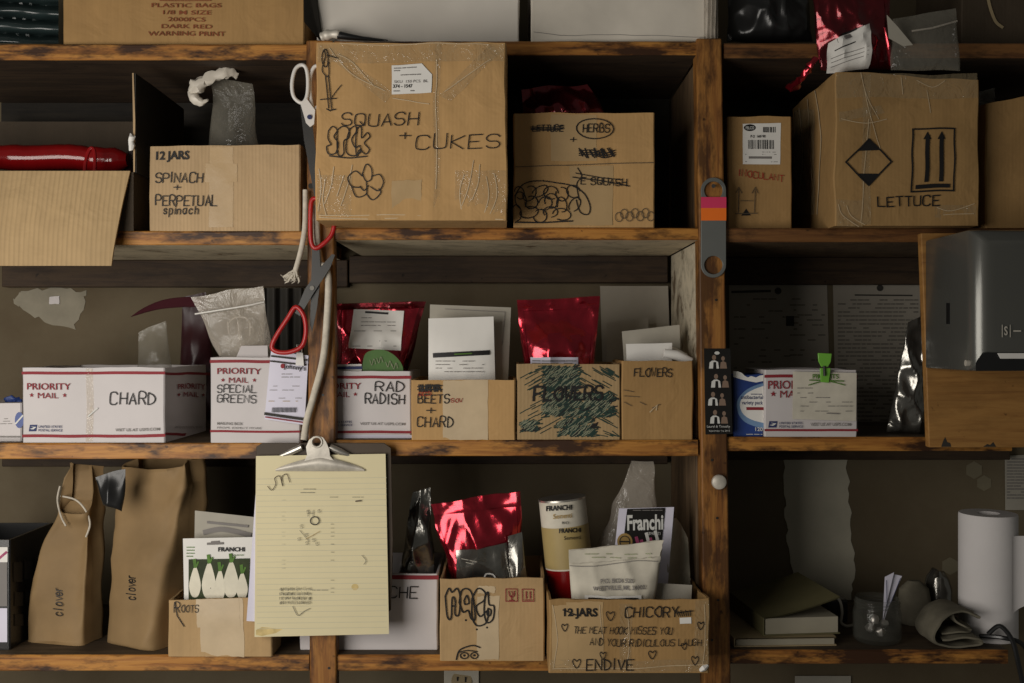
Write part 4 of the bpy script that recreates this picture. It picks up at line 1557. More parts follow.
m.tube([W(660, 349, .075), W(674, 351, .075), W(686, 357, .075)], [.006, .007, .006], 12, flat=.6)
solo('paper_roll', 'loosely rolled white paper at the edge of the narrow FLOWERS carton', 'paper', m, 'paper')
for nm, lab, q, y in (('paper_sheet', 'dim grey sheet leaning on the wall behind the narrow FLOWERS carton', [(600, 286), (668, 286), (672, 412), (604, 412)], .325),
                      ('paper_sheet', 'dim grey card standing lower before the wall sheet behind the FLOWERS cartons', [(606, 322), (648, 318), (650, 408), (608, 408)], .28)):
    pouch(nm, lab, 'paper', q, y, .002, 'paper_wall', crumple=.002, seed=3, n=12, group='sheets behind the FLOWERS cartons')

# photo strip on the second post
m = MB()
m.slab([W(704, 348.5, F0 - .0012), W(730.5, 348.5, F0 - .0012), W(732.5, 434, F0 - .0012), W(705.5, 434.5, F0 - .0012)][::-1], (0, -1, 0), .001)
o = solo('photo_strip', 'black photo booth strip with four pictures of a couple on the second post', 'photo strip', m, 'photo_black')
k = Marks(o, Flat(W(704, 434, F0 - .0012), (1, 0, 0), (0, 0, 1)), o, 6)
for i, y in enumerate((365, 384, 402, 420)):
    dx = (0, 2, -1, 1)[i]
    k.disc(714 + dx, y - 7.5, 2.0, 2.6, 'skin', 'printed_face', .0003)
    k.poly([(709 + dx, y + 3.5), (719 + dx, y + 3.5), (718 + dx, y - 3), (715 + dx, y - 4.6), (712 + dx, y - 4.4), (709.6 + dx, y - 2.5)], 'print_white', 'printed_shirt', .0003)
    k.poly([(713 + dx, y + 3.5), (716.4 + dx, y + 3.5), (716 + dx, y - 3), (713.4 + dx, y - 3)], 'photo_black', 'printed_vest', .0005)
    k.disc(723 + dx, y - 6.5, 1.8, 2.3, 'skin', 'printed_face', .0003)
    k.poly([(720 + dx, y + 3.5), (727 + dx, y + 3.5), (726 + dx, y - 2.5), (723 + dx, y - 4), (720.6 + dx, y - 2.5)], 'skin', 'printed_figure', .0003)
k.disc(717, 357 - 4, 2.6, 1.6, 'print_white', 'printed_hat', .0003)
k.prt('Laurel & Timothy', 707, 730, 427.5, 2.4, 'print_white', eps=.0003)
k.prt('September 1st 2012', 709, 730, 431.5, 1.6, 'print_white', eps=.0003)
k.build()
# strap / bar with two holes and stickers
m = MB()
yb_ = F0 - .0045
xc_, r_o, r_i = 713.6, 12.6, 9.2
yt, yl = 190.0, 265.0
out = [(xc_ + r_o * math.cos(R(a)), yt - r_o * math.sin(R(a))) for a in range(0, 181, 12)] + [(xc_ + r_o * math.cos(R(a)), yl - r_o * math.sin(R(a))) for a in range(180, 361, 12)]
hole = lambda cy: [(xc_ + r_i * math.cos(R(a)), cy - r_i * math.sin(R(a))) for a in range(0, 360, 15)]


def plate_with_holes(outer, holes, y0, y1):
    bm = bmesh.new()
    es = []
    for loop in [outer] + holes:
        vs = [bm.verts.new(W(a, b_, y0)) for a, b_ in loop]
        es += [bm.edges.new((vs[i], vs[(i + 1) % len(vs)])) for i in range(len(vs))]
    bmesh.ops.triangle_fill(bm, use_beauty=True, use_dissolve=False, edges=es)
    g = bmesh.ops.extrude_face_region(bm, geom=bm.faces[:])
    bmesh.ops.translate(bm, verts=[v for v in g['geom'] if isinstance(v, bmesh.types.BMVert)], vec=(0, y1 - y0, 0))
    bmesh.ops.recalc_face_normals(bm, faces=bm.faces[:])
    mm = MB()
    bm.verts.index_update()
    mm.v = [v.co.copy() for v in bm.verts]
    for f in bm.faces:
        mm.face([v.index for v in f.verts])
    bm.free()
    return mm


m = plate_with_holes(out, [hole(yt + .5), hole(yl)], yb_, F0 - .0004)
bt = thing('hanging_strap', 'flat grey bar with a round hole at each end hung on the second post', 'strap', base_of(m))
bo = part(bt, 'bar', m, 'bar_grey', bevel=.0008)
BF = Flat(W(700, 278, yb_), (1, 0, 0), (0, 0, 1))
k = Marks(bt, BF, bo)
m = MB()
for nm, a, b_, mt in (('pink_sticker', 197, 208, 'stick_pink'), ('orange_sticker', 208, 220.5, 'stick_orange')):
    m = MB()
    m.slab([W(701, a, yb_ - .0008), W(726.3, a, yb_ - .0008), W(726.3, b_, yb_ - .0008), W(701, b_, yb_ - .0008)][::-1], (0, -1, 0), .0007)
    part(bt, nm, m, mt)
m = MB()
m.tube([W(713.5, 186, F0 + .004), W(713.5, 186, F0 - .014)], .0016, 8)
m.tube([W(713.5, 186, F0 - .013), W(713.5, 186, F0 - .0145)], .0036, 12)
solo('nail', 'nail holding up the flat grey bar', 'nail', m, 'blade')

# ------------------------------------------------------------------ right bay, second row
for nm, lab, q, seed in (('wall_notice', 'faded printed sheet on the wall above the blue wipes box', [(729, 284), (827, 283), (830, 402), (730, 402)], 1), ('wall_notice', 'faded printed sheet on the wall near the paper towel dispenser', [(833, 283), (920, 282), (921, 432), (836, 432)], 2)):
    m = MB()
    y = BW - .002
    m.slab([W(a, b_, y) for a, b_ in q][::-1], (0, -1, 0), .001)
    o = solo(nm, lab, 'notice', m, 'paper_wall', group='printed sheets on the wall')
    k = Marks(o, Flat(W(q[3][0], q[3][1], y), (1, 0, 0), (0, 0, 1)), o, seed)
    if seed == 1:
        k.line([(732, 292), (770, 291)], 2.4, 'dark_card', 'heading', .0006)
        k.disc(778, 291, 3.4, 3.4, 'dark_card', 'emblem', .0006)
        k.greek(734, 800, range(299, 330, 6), .8, 'dark_card', dens=.35)
        k.greek(790, 825, range(300, 372, 5), .8, 'dark_card', dens=.3)
        k.rect(786, 316, 794, 326, 'dark_card', 'printed_mark', .0006)
        k.greek(734, 790, range(338, 372, 6), .8, 'dark_card', dens=.3)
    else:
        k.disc(880, 288, 3.4, 3.2, 'dark_card', 'emblem', .0006)
        k.line([(855, 295), (912, 295.5)], 1.4, 'dark_card', 'heading', .0006)
        k.greek(838, 918, range(300, 428, 4), .8, 'dark_card', dens=.8)
    k.build()

c = carton('wipes_box', 'blue box of antibacterial wipes with torn white top beside the second post', 'box', 733.5, 763.6, 376, Z2R, .012, .09, 'blue_box', amp=.0006, seed=26, ytr=374, rim=.0)
k = marks(c, 26)
k.disc(764, 405, 27, 23, 'sky_blue', 'blue_sweep', .0006) if False else None
arc = [(763.4, 383), (754, 386), (745, 391), (738, 399), (736.5, 407), (740, 417), (748, 424), (763.4, 429)]
k.poly([(x_, y_) for x_, y_ in smooth(arc, 4)][::-1], 'sky_blue', 'blue_sweep', .0006)
arc = [(763.4, 386), (755, 389), (746, 394), (740.5, 401), (740, 408), (744, 415), (752, 420), (763.4, 423)]
k.poly([(x_, y_) for x_, y_ in smooth(arc, 4)][::-1], 'paper', 'white_oval', .0009)
k.prt('antibacterial', 740.5, 763, 399, 3.8, 'print_blue', bold=.02, eps=.0012)
k.prt('variety pack', 741.5, 763, 404.4, 3.8, 'print_blue', bold=.02, eps=.0012)
k.line([(747, 408.6), (763, 408.6)], 3, 'print_red', 'red_band', .0012)
k.greek(751, 762, [394.2], .8, 'print_blue', eps=.0012)
k.prt('120', 755, 762.5, 431, 3.8, 'print_white', bold=.02, eps=.0012)
k.greek(746, 762, [434.3], .6, 'print_white', eps=.0012)
k.build()
m = MB()
jag = [(733.5, 371), (738, 371.5), (742, 373), (745, 376), (748, 377.5), (751, 376), (756, 377.5), (760, 375.5), (763.4, 375), (763.4, 381), (756, 382.5), (748, 381), (742, 379.5), (733.5, 377)]
m.slab([W(a, b_, .011) for a, b_ in jag][::-1], (0, -1, 0), .0012)
part(c['t'], 'torn_lid', m, 'paper', label='torn white lid edge')

c = carton('mailing_box', 'white mailing box under a green clip with seed order paper on it', 'box', 764.5, 857, 370, Z2R, .004, .16, 'white_card', amp=.0008, seed=27, rim=.001, group=MG)
k = mailer(c, 27, 765, 856.5, (376.5,), (768, 421, 9, 6.4, 801.5), (767.5, 812, 389, 8.4, 779.5, 802, 397.6), (809.5, 849.5, 425.6, 3.2))
k.line([(765, 430), (856.5, 430)], 2.2, 'print_red', 'red_stripe', .0006)
k.build()
p = pouch('order_paper', 'seed order paper clipped to the front of the white mailing box', 'paper', [(793, 371.5), (856.5, 373), (856, 421), (792.5, 419)], -.0015, .0012, 'paper_cream', crumple=.0004, seed=52, n=14)
k = Marks(p['t'], p['face'], p['body'], 5)
k.prt('PIMENTS', 812, 838, 378.5, 4.6, 'leaf_print', bold=.02)
k.line([(809, 380), (843, 381)], 1.2, 'leaf_print', 'green_line')
k.curve([(808, 385), (825, 381), (844, 385)], 1.0, mat='leaf_print', name='green_line')
k.greek(797, 812, [388, 393], .7)
k.greek(800, 852, [397.5, 402, 406, 411], .6, dens=.5)
k.line([(826, 413), (838, 413.5)], 1, 'print_grey', 'fine_print')
k.build()
m = MB()
m.slab([W(818, 353, -.012), W(832, 353.5, -.012), W(831, 362, -.011), W(828, 367, -.010), W(821.5, 367, -.010), W(818.5, 361, -.011)][::-1], (0, -1, 0), .0035)
m.slab([W(820, 368, -.0095), W(831, 368, -.0095), W(829, 383, -.007), W(821, 382, -.007)][::-1], (0, -1, 0), .0035)
ct = thing('clip', 'lime green plastic clip on the mailing box with the order paper', 'clip', base_of(m))
part(ct, 'grip', m, 'lime', bevel=.001)
m = MB()
m.tube([W(824, 366, -.0115), W(824.5, 376, -.0115)], .0022, 8)
part(ct, 'spring', m, 'blade')
p = pouch('foil_bag', 'dark silver foil bag squeezed against the plywood board', 'bag', [(908, 322), (921, 316), (924, 434), (887, 432)], .04, .014, 'foil_silver', yb=.06, crumple=.010, facets=1.4, n=36, seed=53, freq=17, edge=.003)

# plywood board and paper towel dispenser
m = MB()
yp = -.02
m.slab([W(921, 233, yp - .018), W(1120, 233, yp - .018), W(1120, 447.5, yp - .018), W(929, 447.5, yp - .018)][::-1], (0, -1, 0), .017)
t = solo('plywood_board', 'upright plywood board with chipped lower edge holding the towel dispenser', 'board', m, 'ply', bevel=.002)
k = Marks(t, Flat(W(921, 447, yp - .018), (1, 0, 0), (0, 0, 1)), t, 5)
for pts in ([(941, 446.8), (943, 441), (945, 437), (947, 442), (950, 443), (951, 446.8)], [(983, 446.8), (987, 444), (990, 445), (993, 442), (996, 446.8)]):
    k.poly(pts[::-1], 'dark_card', 'chipped_edge')
k.build()
m = MB()
yk = yp - .0185                       # back of the dispenser
X0 = W(925, 300, yk).x
yfr = -.235
z0_, z1_ = W(980, 371.5, yfr).z, W(980, 228, yfr).z
X1 = W(1090, 300, yfr).x
bm = bmesh.new()
bmesh.ops.create_cube(bm, size=1)
for v in bm.verts:
    v.co = Vector((X0 if v.co.x < 0 else X1, yfr if v.co.y < 0 else yk, z0_ if v.co.z < 0 else z1_))
ed = [e for e in bm.edges if (abs(e.verts[0].co.y - yfr) < 1e-6 and abs(e.verts[1].co.y - yfr) < 1e-6)]
bmesh.ops.bevel(bm, geom=ed, offset=.032, segments=7, profile=.5, affect='EDGES')
ed = [e for e in bm.edges if e.calc_face_angle(0) > R(40)]
bmesh.ops.bevel(bm, geom=ed, offset=.004, segments=2, profile=.5, affect='EDGES')
# chute cut in the lower front
m = MB()
bm.verts.index_update()
m.v = [v.co.copy() for v in bm.verts]
for f in bm.faces:
    m.face([v.index for v in f.verts])
bm.free()
t = thing('towel_dispenser', 'smoky grey wall paper towel dispenser on the plywood board', 'dispenser', Vector(((X0 + X1) / 2, (yk + yfr) / 2, z0_)))
hb = part(t, 'housing', m, 'dispenser')
DF = Flat((X0, yfr, z0_), (1, 0, 0), (0, 0, 1))
DL = Flat((X0, yk, z0_), (0, -1, 0), (0, 0, 1))
k = Marks(t, DF, hb)
k.prt('S', 1003.5, 1007, 335, 9, 'nickel', 'raised_lettering', .02)
for x in (1001.5, 1009.5):
    k.line([(x, 325), (x, 337)], .8, 'nickel', 'raised_lettering')
k.line([(1013, 331), (1020, 331)], 1.4, 'nickel', 'raised_lettering')
k.build()
m = MB()
m.slab([W(983, 352.5, yfr - .0012), W(1090, 352.5, yfr - .0012), W(1090, 370.5, yfr - .0012), W(976, 371, yfr - .0012), W(976, 362, yfr - .0012)][::-1], (0, -1, 0), .001)
part(t, 'chute', m, 'black_plastic', label='dark outlet slot')
m = MB()
m.slab([W(998, 353.2, yfr - .004), W(1060, 353.2, yfr - .004), W(1060, 358.6, yfr - .004), W(1001, 358.6, yfr - .004)][::-1], (0, -1, 0), .0025)
part(t, 'towel_edge', m, 'paper', label='edge of white towel')
m = MB()
m.slab([Vector((X0 - .0006, p.y, p.z)) for p in (DL.P(946.5, 303), DL.P(950, 303), DL.P(950, 324), DL.P(946.5, 324))][::-1], (-1, 0, 0), .0012)
part(t, 'level_slot', m, 'black_plastic')
m = MB()
cc = DF.P(969, 363)
cc = Vector((X0 - .001, DL.P(968, 363).y, DL.P(968, 363).z))
m.tube([cc + Vector((.003, 0, 0)), cc + Vector((-.003, 0, 0))], .005, 16)
part(t, 'key_lock', m, 'nickel')

# ================================================================== things hung on the first post
ys_ = -.021
m = cord([(305.5, 190, ys_ + .004), (305, 225, ys_), (302, 246, ys_), (298, 262, ys_), (295, 272, ys_)], .0048, 10)
m2 = cord([(316, 205, ys_), (317, 240, ys_ + .003), (319, 262, ys_), (325.5, 268, ys_ - .004), (328.5, 282, ys_ - .004), (327, 320, ys_), (323, 360, ys_), (314, 395, ys_), (307, 420, ys_), (304, 440, ys_ - .006)], .0062, 10)
t = thing('rope', 'off-white cotton rope hung on the first post holding up the clipboard', 'rope', base_of(m2))
part(t, 'hanging_end', m, 'rope')
part(t, 'long_end', m2, 'rope')
m = MB()
rnd = random.Random(7)
for i in range(60):
    a = rnd.uniform(0, 6.28)
    s_ = Vector((math.cos(a) * .002, math.sin(a) * .002, 0))
    p0 = W(295.5, 270, ys_) + s_
    p1 = W(292 + rnd.uniform(-6, 5), 277 + rnd.uniform(-4, 5), ys_) + s_ * 2.5
    p2 = p1 + Vector((rnd.uniform(-.006, .006), rnd.uniform(-.004, .003), rnd.uniform(-.006, .006)))
    m.tube([p0, p1, p2], [.0024, .0022, .0007], 5)
part(t, 'frayed_tip', m, 'rope')
m = MB()
m.tube([W(311, 186, F0 + .004), W(311, 186, -.03)], .0022, 8)
m.tube([W(311, 186, -.029), W(311, 186, -.0315)], .005, 12)
solo('nail', 'nail in the first post carrying rope and scissors', 'nail', m, 'blade')


def loop(pts, r, y, flat=1.0):
    mm = MB()
    P = smooth([W(a, b_, y) for a, b_ in pts], 5, True)
    P = P[:-1]
    n = len(P)
    k_ = 10
    for i, p in enumerate(P):
        tt = (P[(i + 1) % n] - P[i - 1]).normalized()
        u = Vector((0, 1, 0))
        w_ = tt.cross(u).normalized()
        for j in range(k_):
            a = 2 * math.pi * j / k_
            mm.v.append(p + u * math.cos(a) * r * flat + w_ * math.sin(a) * r)
    for i in range(n):
        i2 = (i + 1) % n
        for j in range(k_):
            j2 = (j + 1) % k_
            mm.face((i * k_ + j, i * k_ + j2, i2 * k_ + j2, i2 * k_ + j))
    return mm


def merge(*ms):
    o = MB()
    for x in ms:
        b_ = len(o.v)
        o.v += x.v
        o.f += [tuple(i + b_ for i in f) for f in x.f]
        o.m += x.m
    return o


def blade(pts, y, t=.0016):
    mm = MB()
    mm.slab([W(a, b_, y) for a, b_ in pts][::-1], (0, -1, 0), t)
    return mm


# white handled scissors
ya = -.040
t = thing('scissors', 'white handled scissors hanging beside the SQUASH carton', 'scissors', W(311, 200, ya))
h1 = loop([(301, 65), (295, 70), (292, 84), (294, 97), (302, 103), (307, 96), (308, 80), (306, 68)], .0034, ya)
h1b = blade([(300, 102), (307, 99), (315, 110), (314, 124), (310, 127), (306, 123)], ya - .003, .007)
part(t, 'handle', merge(h1, h1b), 'handle_white')
h2 = loop([(316, 66), (311, 74), (310, 90), (313, 108), (320, 104), (325, 90), (323, 72)], .0034, ya + .006)
part(t, 'handle', h2, 'handle_white')
part(t, 'blade', blade([(306, 122), (312, 122), (317, 160), (319, 205), (317, 206), (310, 160)], ya + .002), 'blade')
part(t, 'blade', blade([(300, 104), (304, 104), (308, 140), (318, 190), (316, 205), (304, 140)], ya + .0045), 'blade')
m = MB()
m.tube([W(309.5, 117, ya - .001), W(309.5, 117, ya - .006)], .0042, 14)
part(t, 'pivot_screw', m, 'print_blue', label='blue grey pivot')
# red handled scissors, opened wide
yr = -.033
t = thing('scissors', 'open red handled scissors hanging on the first post over the SPECIAL GREENS box', 'scissors', W(312, 352, yr))
h1 = loop([(313, 199), (310.5, 215), (311, 240), (315, 248), (322, 245), (332, 234), (334, 218), (326, 203)], .0042, yr)
part(t, 'handle', h1, 'handle_red', label='upper red handle')
h2 = loop([(296, 307), (288, 318), (277, 335), (272, 347), (278, 352), (290, 352), (302, 346), (306, 332), (304, 316)], .0043, yr - .006)
part(t, 'handle', h2, 'handle_red', label='lower red handle')
part(t, 'blade', blade([(312, 247), (319, 246), (321, 275), (317, 308), (312, 332), (310, 325), (311, 290)], yr + .001, .002), 'blade')
part(t, 'blade', blade([(295, 313), (300, 316), (313, 294), (330, 268), (335, 255), (332, 254), (318, 270), (305, 289)], yr - .005, .002), 'blade')
m = MB()
m.tube([W(312, 288, yr + .002), W(312, 288, yr - .008)], .004, 14)
part(t, 'pivot_screw', m, 'steel')

# clipboard
yc = -.022
m = MB()
q = [(256, 447), (262, 443), (384, 443), (391, 448), (393, 540), (391, 610), (386, 614), (262, 612)]
m.slab([W(a, b_, yc) for a, b_ in q][::-1], (0, -1, 0), .003)
t = thing('clipboard', 'dark hardboard clipboard with silver clip hung on the first post', 'clipboard', base_of(m))
part(t, 'board', m, 'board', bevel=.0008)
m = MB()


def clipfn(a, b):
    """bulged lower jaw"""
    x = 275.5 + a * 89
    top = 469.3 - 11.5 * max(0, 1 - abs(a - .5) * 2) ** .75 - 2 * math.sin(math.pi * a)
    y = top + (471.2 - top) * b
    return W(x, y, yc - .010 - .010 * math.sin(math.pi * min(1, b * .9 + .1)) * (.25 + .75 * math.sin(math.pi * a)))


m.grid(clipfn, 30, 8, flip=True)
m.grid(lambda a, b: Vector(clipfn(a, b)) + Vector((0, .002, 0)), 30, 8)
jaw = m
m = plate_with_holes([(304, 462), (307, 455), (306, 447), (309, 440), (313.5, 436.5), (318, 435.8), (323, 437.5), (326, 442), (329, 449), (330, 456), (335, 462), (336, 466), (302, 466)],
                     [[(316.8 + 4.2 * math.cos(R(a)), 442 - 4.2 * math.sin(R(a))) for a in range(0, 360, 20)]], yc - .016, yc - .0125)
part(t, 'clip', merge(jaw, m), 'nickel')
for sg in (-1, 1):
    m = MB()
    m.tube([W(316 + sg * 14, 447, yc - .007), W(316 + sg * 25, 452, yc - .006), W(316 + sg * 36, 456, yc - .004)], [.006, .0062, .003], 10)
    part(t, 'clip_spring', m, 'steel')
m = loop([(316.8 + 5.2 * math.cos(R(a)), 442 - 5.2 * math.sin(R(a))) for a in range(0, 360, 45)], .0018, yc - .0165)
part(t, 'clip_ring', m, 'nickel')
# yellow pad
m = MB()
pq = [(256, 456), (385.5, 453.8), (389, 634), (254.5, 637)]
yp0 = yc - .004


def padfn(a, b, off):
    p = (Vector(pq[0]).lerp(Vector(pq[1]), a)).lerp(Vector(pq[3]).lerp(Vector(pq[2]), a), b)
    curl = .010 * max(0, b - .86) ** 1.5 * (8 * max(0, .5 - a) + 2)
    return W(p.x, p.y, yp0 - .004 - curl + off)


m.grid(lambda a, b: padfn(a, b, 0), 16, 30, flip=True)
m.grid(lambda a, b: padfn(a, b, .006), 16, 30)
n1 = 17 * 31
rim = [i for i in range(17)] + [j * 17 + 16 for j in range(1, 31)] + [30 * 17 + i for i in range(15, -1, -1)] + [j * 17 for j in range(29, 0, -1)]
for i, a in enumerate(rim):
    b_ = rim[(i + 1) % len(rim)]
    m.face((a, b_, b_ + n1, a + n1))
pt_ = thing('legal_pad', 'yellow ruled legal pad with pencil notes held by the clipboard', 'notepad', base_of(m))
pb = part(pt_, 'body', m, 'paper_yellow')
sk = Skin(pq, lambda a, b: padfn(a, b, 0), None)
k = Marks(pt_, sk, pb, 5)
for i in range(28):
    y = 479 + i * 5.55
    k.line([(257, y), (386.5, y - 1.5)], .45, 'line_blue', 'ruled_line', -.0003, step=30)
k.curve([(268, 486), (272, 490), (276, 484), (275, 478), (280, 476), (283, 486), (282, 477), (287, 474), (290, 482)], .7, mat='ink_faint', name='handwriting')
k.ell(315, 520.5, 4.4, 4, .9, mat='ink', name='handwriting')
k.hand('H', 308, 313, 516, 6, .6, mat='pencil', name='pencil_lettering')
k.greek(297, 318, [489, 492.5], .8, 'pencil', 'pencil_lettering', .7)
k.greek(330, 366, [497], .6, 'pencil', 'pencil_lettering', .8)
k.line([(356, 501), (361, 500.5)], 1.4, 'ink_faint', 'pencil_lettering')
for y in range(500, 600, 4):
    k.greek(282, 285, [y], .5, 'line_blue', 'pencil_lettering', .6)
    if 520 < y:
        k.greek(331, 334, [y], .5, 'pencil', 'pencil_lettering', .6)
for (x, y) in ((300, 528), (305, 536), (298, 540), (312, 541), (307, 513), (318, 512), (316, 545), (306, 544)):
    k.hand('S', x, x + 3, y, 3, .4, mat='pencil', name='pencil_lettering')
k.line([(300, 530), (309, 541)], .5, 'pencil', 'pencil_lettering')
k.line([(306, 539), (320, 531)], .5, 'gold', 'pencil_lettering')
for y in (590, 594.5, 599, 603.5):
    for q in range(6):
        k.hand(''.join(k.rnd.choice('aeocnrsi') for _ in range(3)), 280 + q * 5.4, 284.2 + q * 5.4, y, 3.4, .45, mat='pencil', name='pencil_lettering')
k.greek(312, 328, [590], .6, 'pencil', 'pencil_lettering')
k.curve([(293, 606), (298, 615), (304, 611), (310, 608)], .7, mat='pencil', name='pencil_lettering')
k.curve([(362, 555), (366, 560), (364, 564)], .6, mat='pencil', name='pencil_lettering')
M['stain_tan'] = plain('tan_stain', (.56, .43, .19), .7, 0, .2, .25, 40)
k.poly([(256, 630), (262, 627), (272, 628), (283, 629), (276, 633), (262, 636), (256, 635)][::-1], 'stain_tan', 'brown_stain', -.0004)
k.disc(355, 587, 3.5, 3.2, 'stain_tan', 'brown_stain', -.0004)
k.build()
m = MB()
m.slab([W(257, 475, yp0 + .0015), W(300, 475, yp0 + .0015), W(300, 624, yp0 + .0015), W(246.5, 621, yp0 + .0015)][::-1], (0, -1, 0), .001)
solo('paper_sheet', 'white sheet showing at the edge behind the yellow pad', 'paper', m, 'paper_lilac')

# ================================================================== third row
Z3L, Z3M, Z3R = SH['L', 3], SH['M', 3], SH['R', 3]
# crate
c = carton('crate', 'black plastic crate with slotted side at the end of the lowest shelf', 'crate', -60, 10, 540, Z3L, .03, .18, 'black_plastic', amp=.0003, rim=0, seed=60, wall=.005)
k = marks(c, 3)
k.rect(-40, 548, 7.5, 606, 'print_grey', 'grey_panel', .0012)
k.rect(-40, 608, 7.5, 642, 'paper_lilac', 'white_panel', .0012)
k.rect(-40, 547, 8, 562, 'paper', 'white_corner', .0016)
k.line([(0, 558), (7, 552)], 2.5, 'pink_print', 'pink_mark', .002)
k.build()
k = marks(c, 3, 'right')
for (x0, x1, y0, y1) in ((13, 22, 562, 582), (24, 32, 560, 579), (34, 41, 558, 576), (14, 23, 592, 606), (25, 33, 590, 603), (14, 23, 614, 626), (26, 34, 610, 622)):
    k.rect(x0, y0, x1, y1, 'dark_card', 'slot', .001)
k.build()


def paper_sack(name, label, secs, d, y, front_drop, seed, writing, group, yaw=0.):
    """secs: list of (py, xl, xr, relative depth), bottom to top"""
    P = []
    nn = 40
    th_mb = MB()
    sd = Vector((seed * 3.3, seed, 1))
    lev = smooth([(a, b_, e) for a, b_, e, f_ in secs], 6)
    dep = smooth([(f_, 0, 0) for a, b_, e, f_ in secs], 6)
    prof = list(zip(lev, dep))
    nl = len(prof)

    def pos(i, u):
        (py, xl, xr), dp = prof[i][0], prof[i][1].x
        # rounded rectangle perimeter, u in 0..1, starts at the front centre, counter-clockwise seen from above
        a = 2 * math.pi * u - math.pi / 2
        ca, sa = math.cos(a), math.sin(a)
        sx = (abs(ca) ** .30) * (1 if ca >= 0 else -1)
        sy = (abs(sa) ** .30) * (1 if sa >= 0 else -1)
        f = i / (nl - 1)
        drop = front_drop * max(0, -sa) ** .6 * max(0, (f - .5) / .5) ** 1.3
        py2 = py + drop
        xm, hw = (xl + xr) / 2, (xr - xl) / 2
        p = W(xm, py2, y)
        b2 = d / 2 * dp
        a2 = (hw * S * (D + y) / D - b2 * abs(math.sin(yaw))) / math.cos(yaw)
        lx, ly = a2 * sx, b2 * sy
        if abs(sx) > .8:                              # gusset folded in at the sides
            lx -= sx * (.004 + .016 * f) * (1 - abs(sy))
        p.x += lx * math.cos(yaw) - ly * math.sin(yaw)
        p.y += lx * math.sin(yaw) + ly * math.cos(yaw)
        amp = .0015 + .0075 * f ** 1.5
        q = p * 13 + sd
        v = noise.noise_vector(q) * amp + noise.noise_vector(q * 2.6) * amp * .35
        g = (.22 - abs(noise.noise(Vector((q.x * .9 + q.z * .35, q.y * .9, q.z * .45)) + sd))) * 2.4 + (.2 - abs(noise.noise(Vector((q.x * 1.5 - q.z * .8, q.y, q.z * .8)) + sd * 2))) * 1.2
        v += Vector((ca * .3, sa, 0)) * g * (.009 + .010 * f)
        if i == 0:
            v = Vector((0, 0, 0))
        return p + v
    for i in range(nl):
        for j in range(nn):
            th_mb.v.append(pos(i, j / nn))
    for i in range(nl - 1):
        for j in range(nn):
            j2 = (j + 1) % nn
            th_mb.face((i * nn + j, i * nn + j2, (i + 1) * nn + j2, (i + 1) * nn + j))
    th_mb.face([j for j in range(nn)][::-1])
    # inner wall
    b0 = len(th_mb.v)
    ins = 8
    for i in range(ins):
        k_ = nl - 1 - i
        for j in range(nn):
            p = pos(k_, j / nn)
            c_ = W((prof[k_][0].y + prof[k_][0].z) / 2, prof[k_][0].x, y)
            p.x += (c_.x - p.x) * .05
            p.y += (c_.y - p.y) * .10
            th_mb.v.append(p)
    for j in range(nn):
        j2 = (j + 1) % nn
        th_mb.face(((nl - 1) * nn + j, (nl - 1) * nn + j2, b0 + j2, b0 + j))
    for i in range(ins - 1):
        for j in range(nn):
            j2 = (j + 1) % nn
            th_mb.face((b0 + i * nn + j, b0 + i * nn + j2, b0 + (i + 1) * nn + j2, b0 + (i + 1) * nn + j))
    e = b0 + (ins - 1) * nn
    th_mb.face([e + j for j in range(nn)])
    zmin = min(p.z for p in th_mb.v)
    for p in th_mb.v:
        p.z += Z3L + .0005 - zmin
    t = thing(name, label, 'bag', base_of(th_mb), 0, group)
    bo = part(t, 'body', th_mb, 'kraft', sharp=50)

    # vertical handwriting, laid on the front
    import mathutils
    tree = mathutils.bvhtree.BVHTree.FromPolygons([tuple(p) for p in th_mb.v], th_mb.f)

    class Hit:
        def P(s, px, py, eps=.001):
            dr = (W(px, py, 0) - CAM).normalized()
            h = tree.ray_cast(CAM, dr)[0]
            return (h if h else W(px, py, y - d / 2)) - dr * (eps + .0006)
    k = Marks(t, Hit(), bo, seed)
    x, yb, yt, size = writing
    txt = 'clover'
    adv = (yb - yt) / len(txt)
    for i, ch in enumerate(txt):
        for st in FONT[ch].split('-' if False else '|'):
            pp = []
            for tk in st.split('-'):
                gx, gy = int(tk[0]) / 4, int(tk[1]) / 6
                pp.append((x - gy * size, yb - (i + gx * .85) * adv - gy * 1.2))
            k.line(smooth(pp, 3) if len(pp) > 3 else pp, .9, 'ink', 'handwriting')
    k.build()
    return t


sg_ = 'brown paper sacks on the lowest shelf'
t = paper_sack('paper_sack', 'shorter brown paper sack with cord handles marked clover', [(650, 29, 103, 1), (630, 29, 103, 1), (600, 33, 103, .95), (565, 41, 103, .85), (535, 49, 103, .7), (508, 57, 104, .62), (476, 58, 105, .62)], .075, .10, 46, 1, (62, 616, 586, 9), sg_, R(-14))
m = cord([(60, 486, .09), (57.5, 500, .085), (61, 516, .075), (66, 526, .07)], .0018, 8)
part(t, 'cord_handle', m, 'rope')
m = cord([(61, 496, .10), (76, 500, .07), (86, 511, .065), (90, 524, .065), (86, 537, .067)], .0018, 8)
part(t, 'cord_handle', m, 'rope')
t = paper_sack('paper_sack', 'taller brown paper sack with folded top marked clover', [(650, 107, 204, 1), (630, 107, 205, 1), (590, 108, 209, .95), (550, 109, 212, .8), (515, 109, 213, .62), (490, 110, 214, .5), (472, 112, 212, .42)], .135, .105, 6, 2, (135, 600, 574, 9), sg_, R(-30))
pouch('plastic_bag', 'crumpled dark plastic stuffed in the top of the taller paper sack', 'bag', [(96, 476), (126, 470), (122, 512), (103, 506)], .02, .012, 'black_plastic', crumple=.008, seed=66, freq=22, edge=.006)

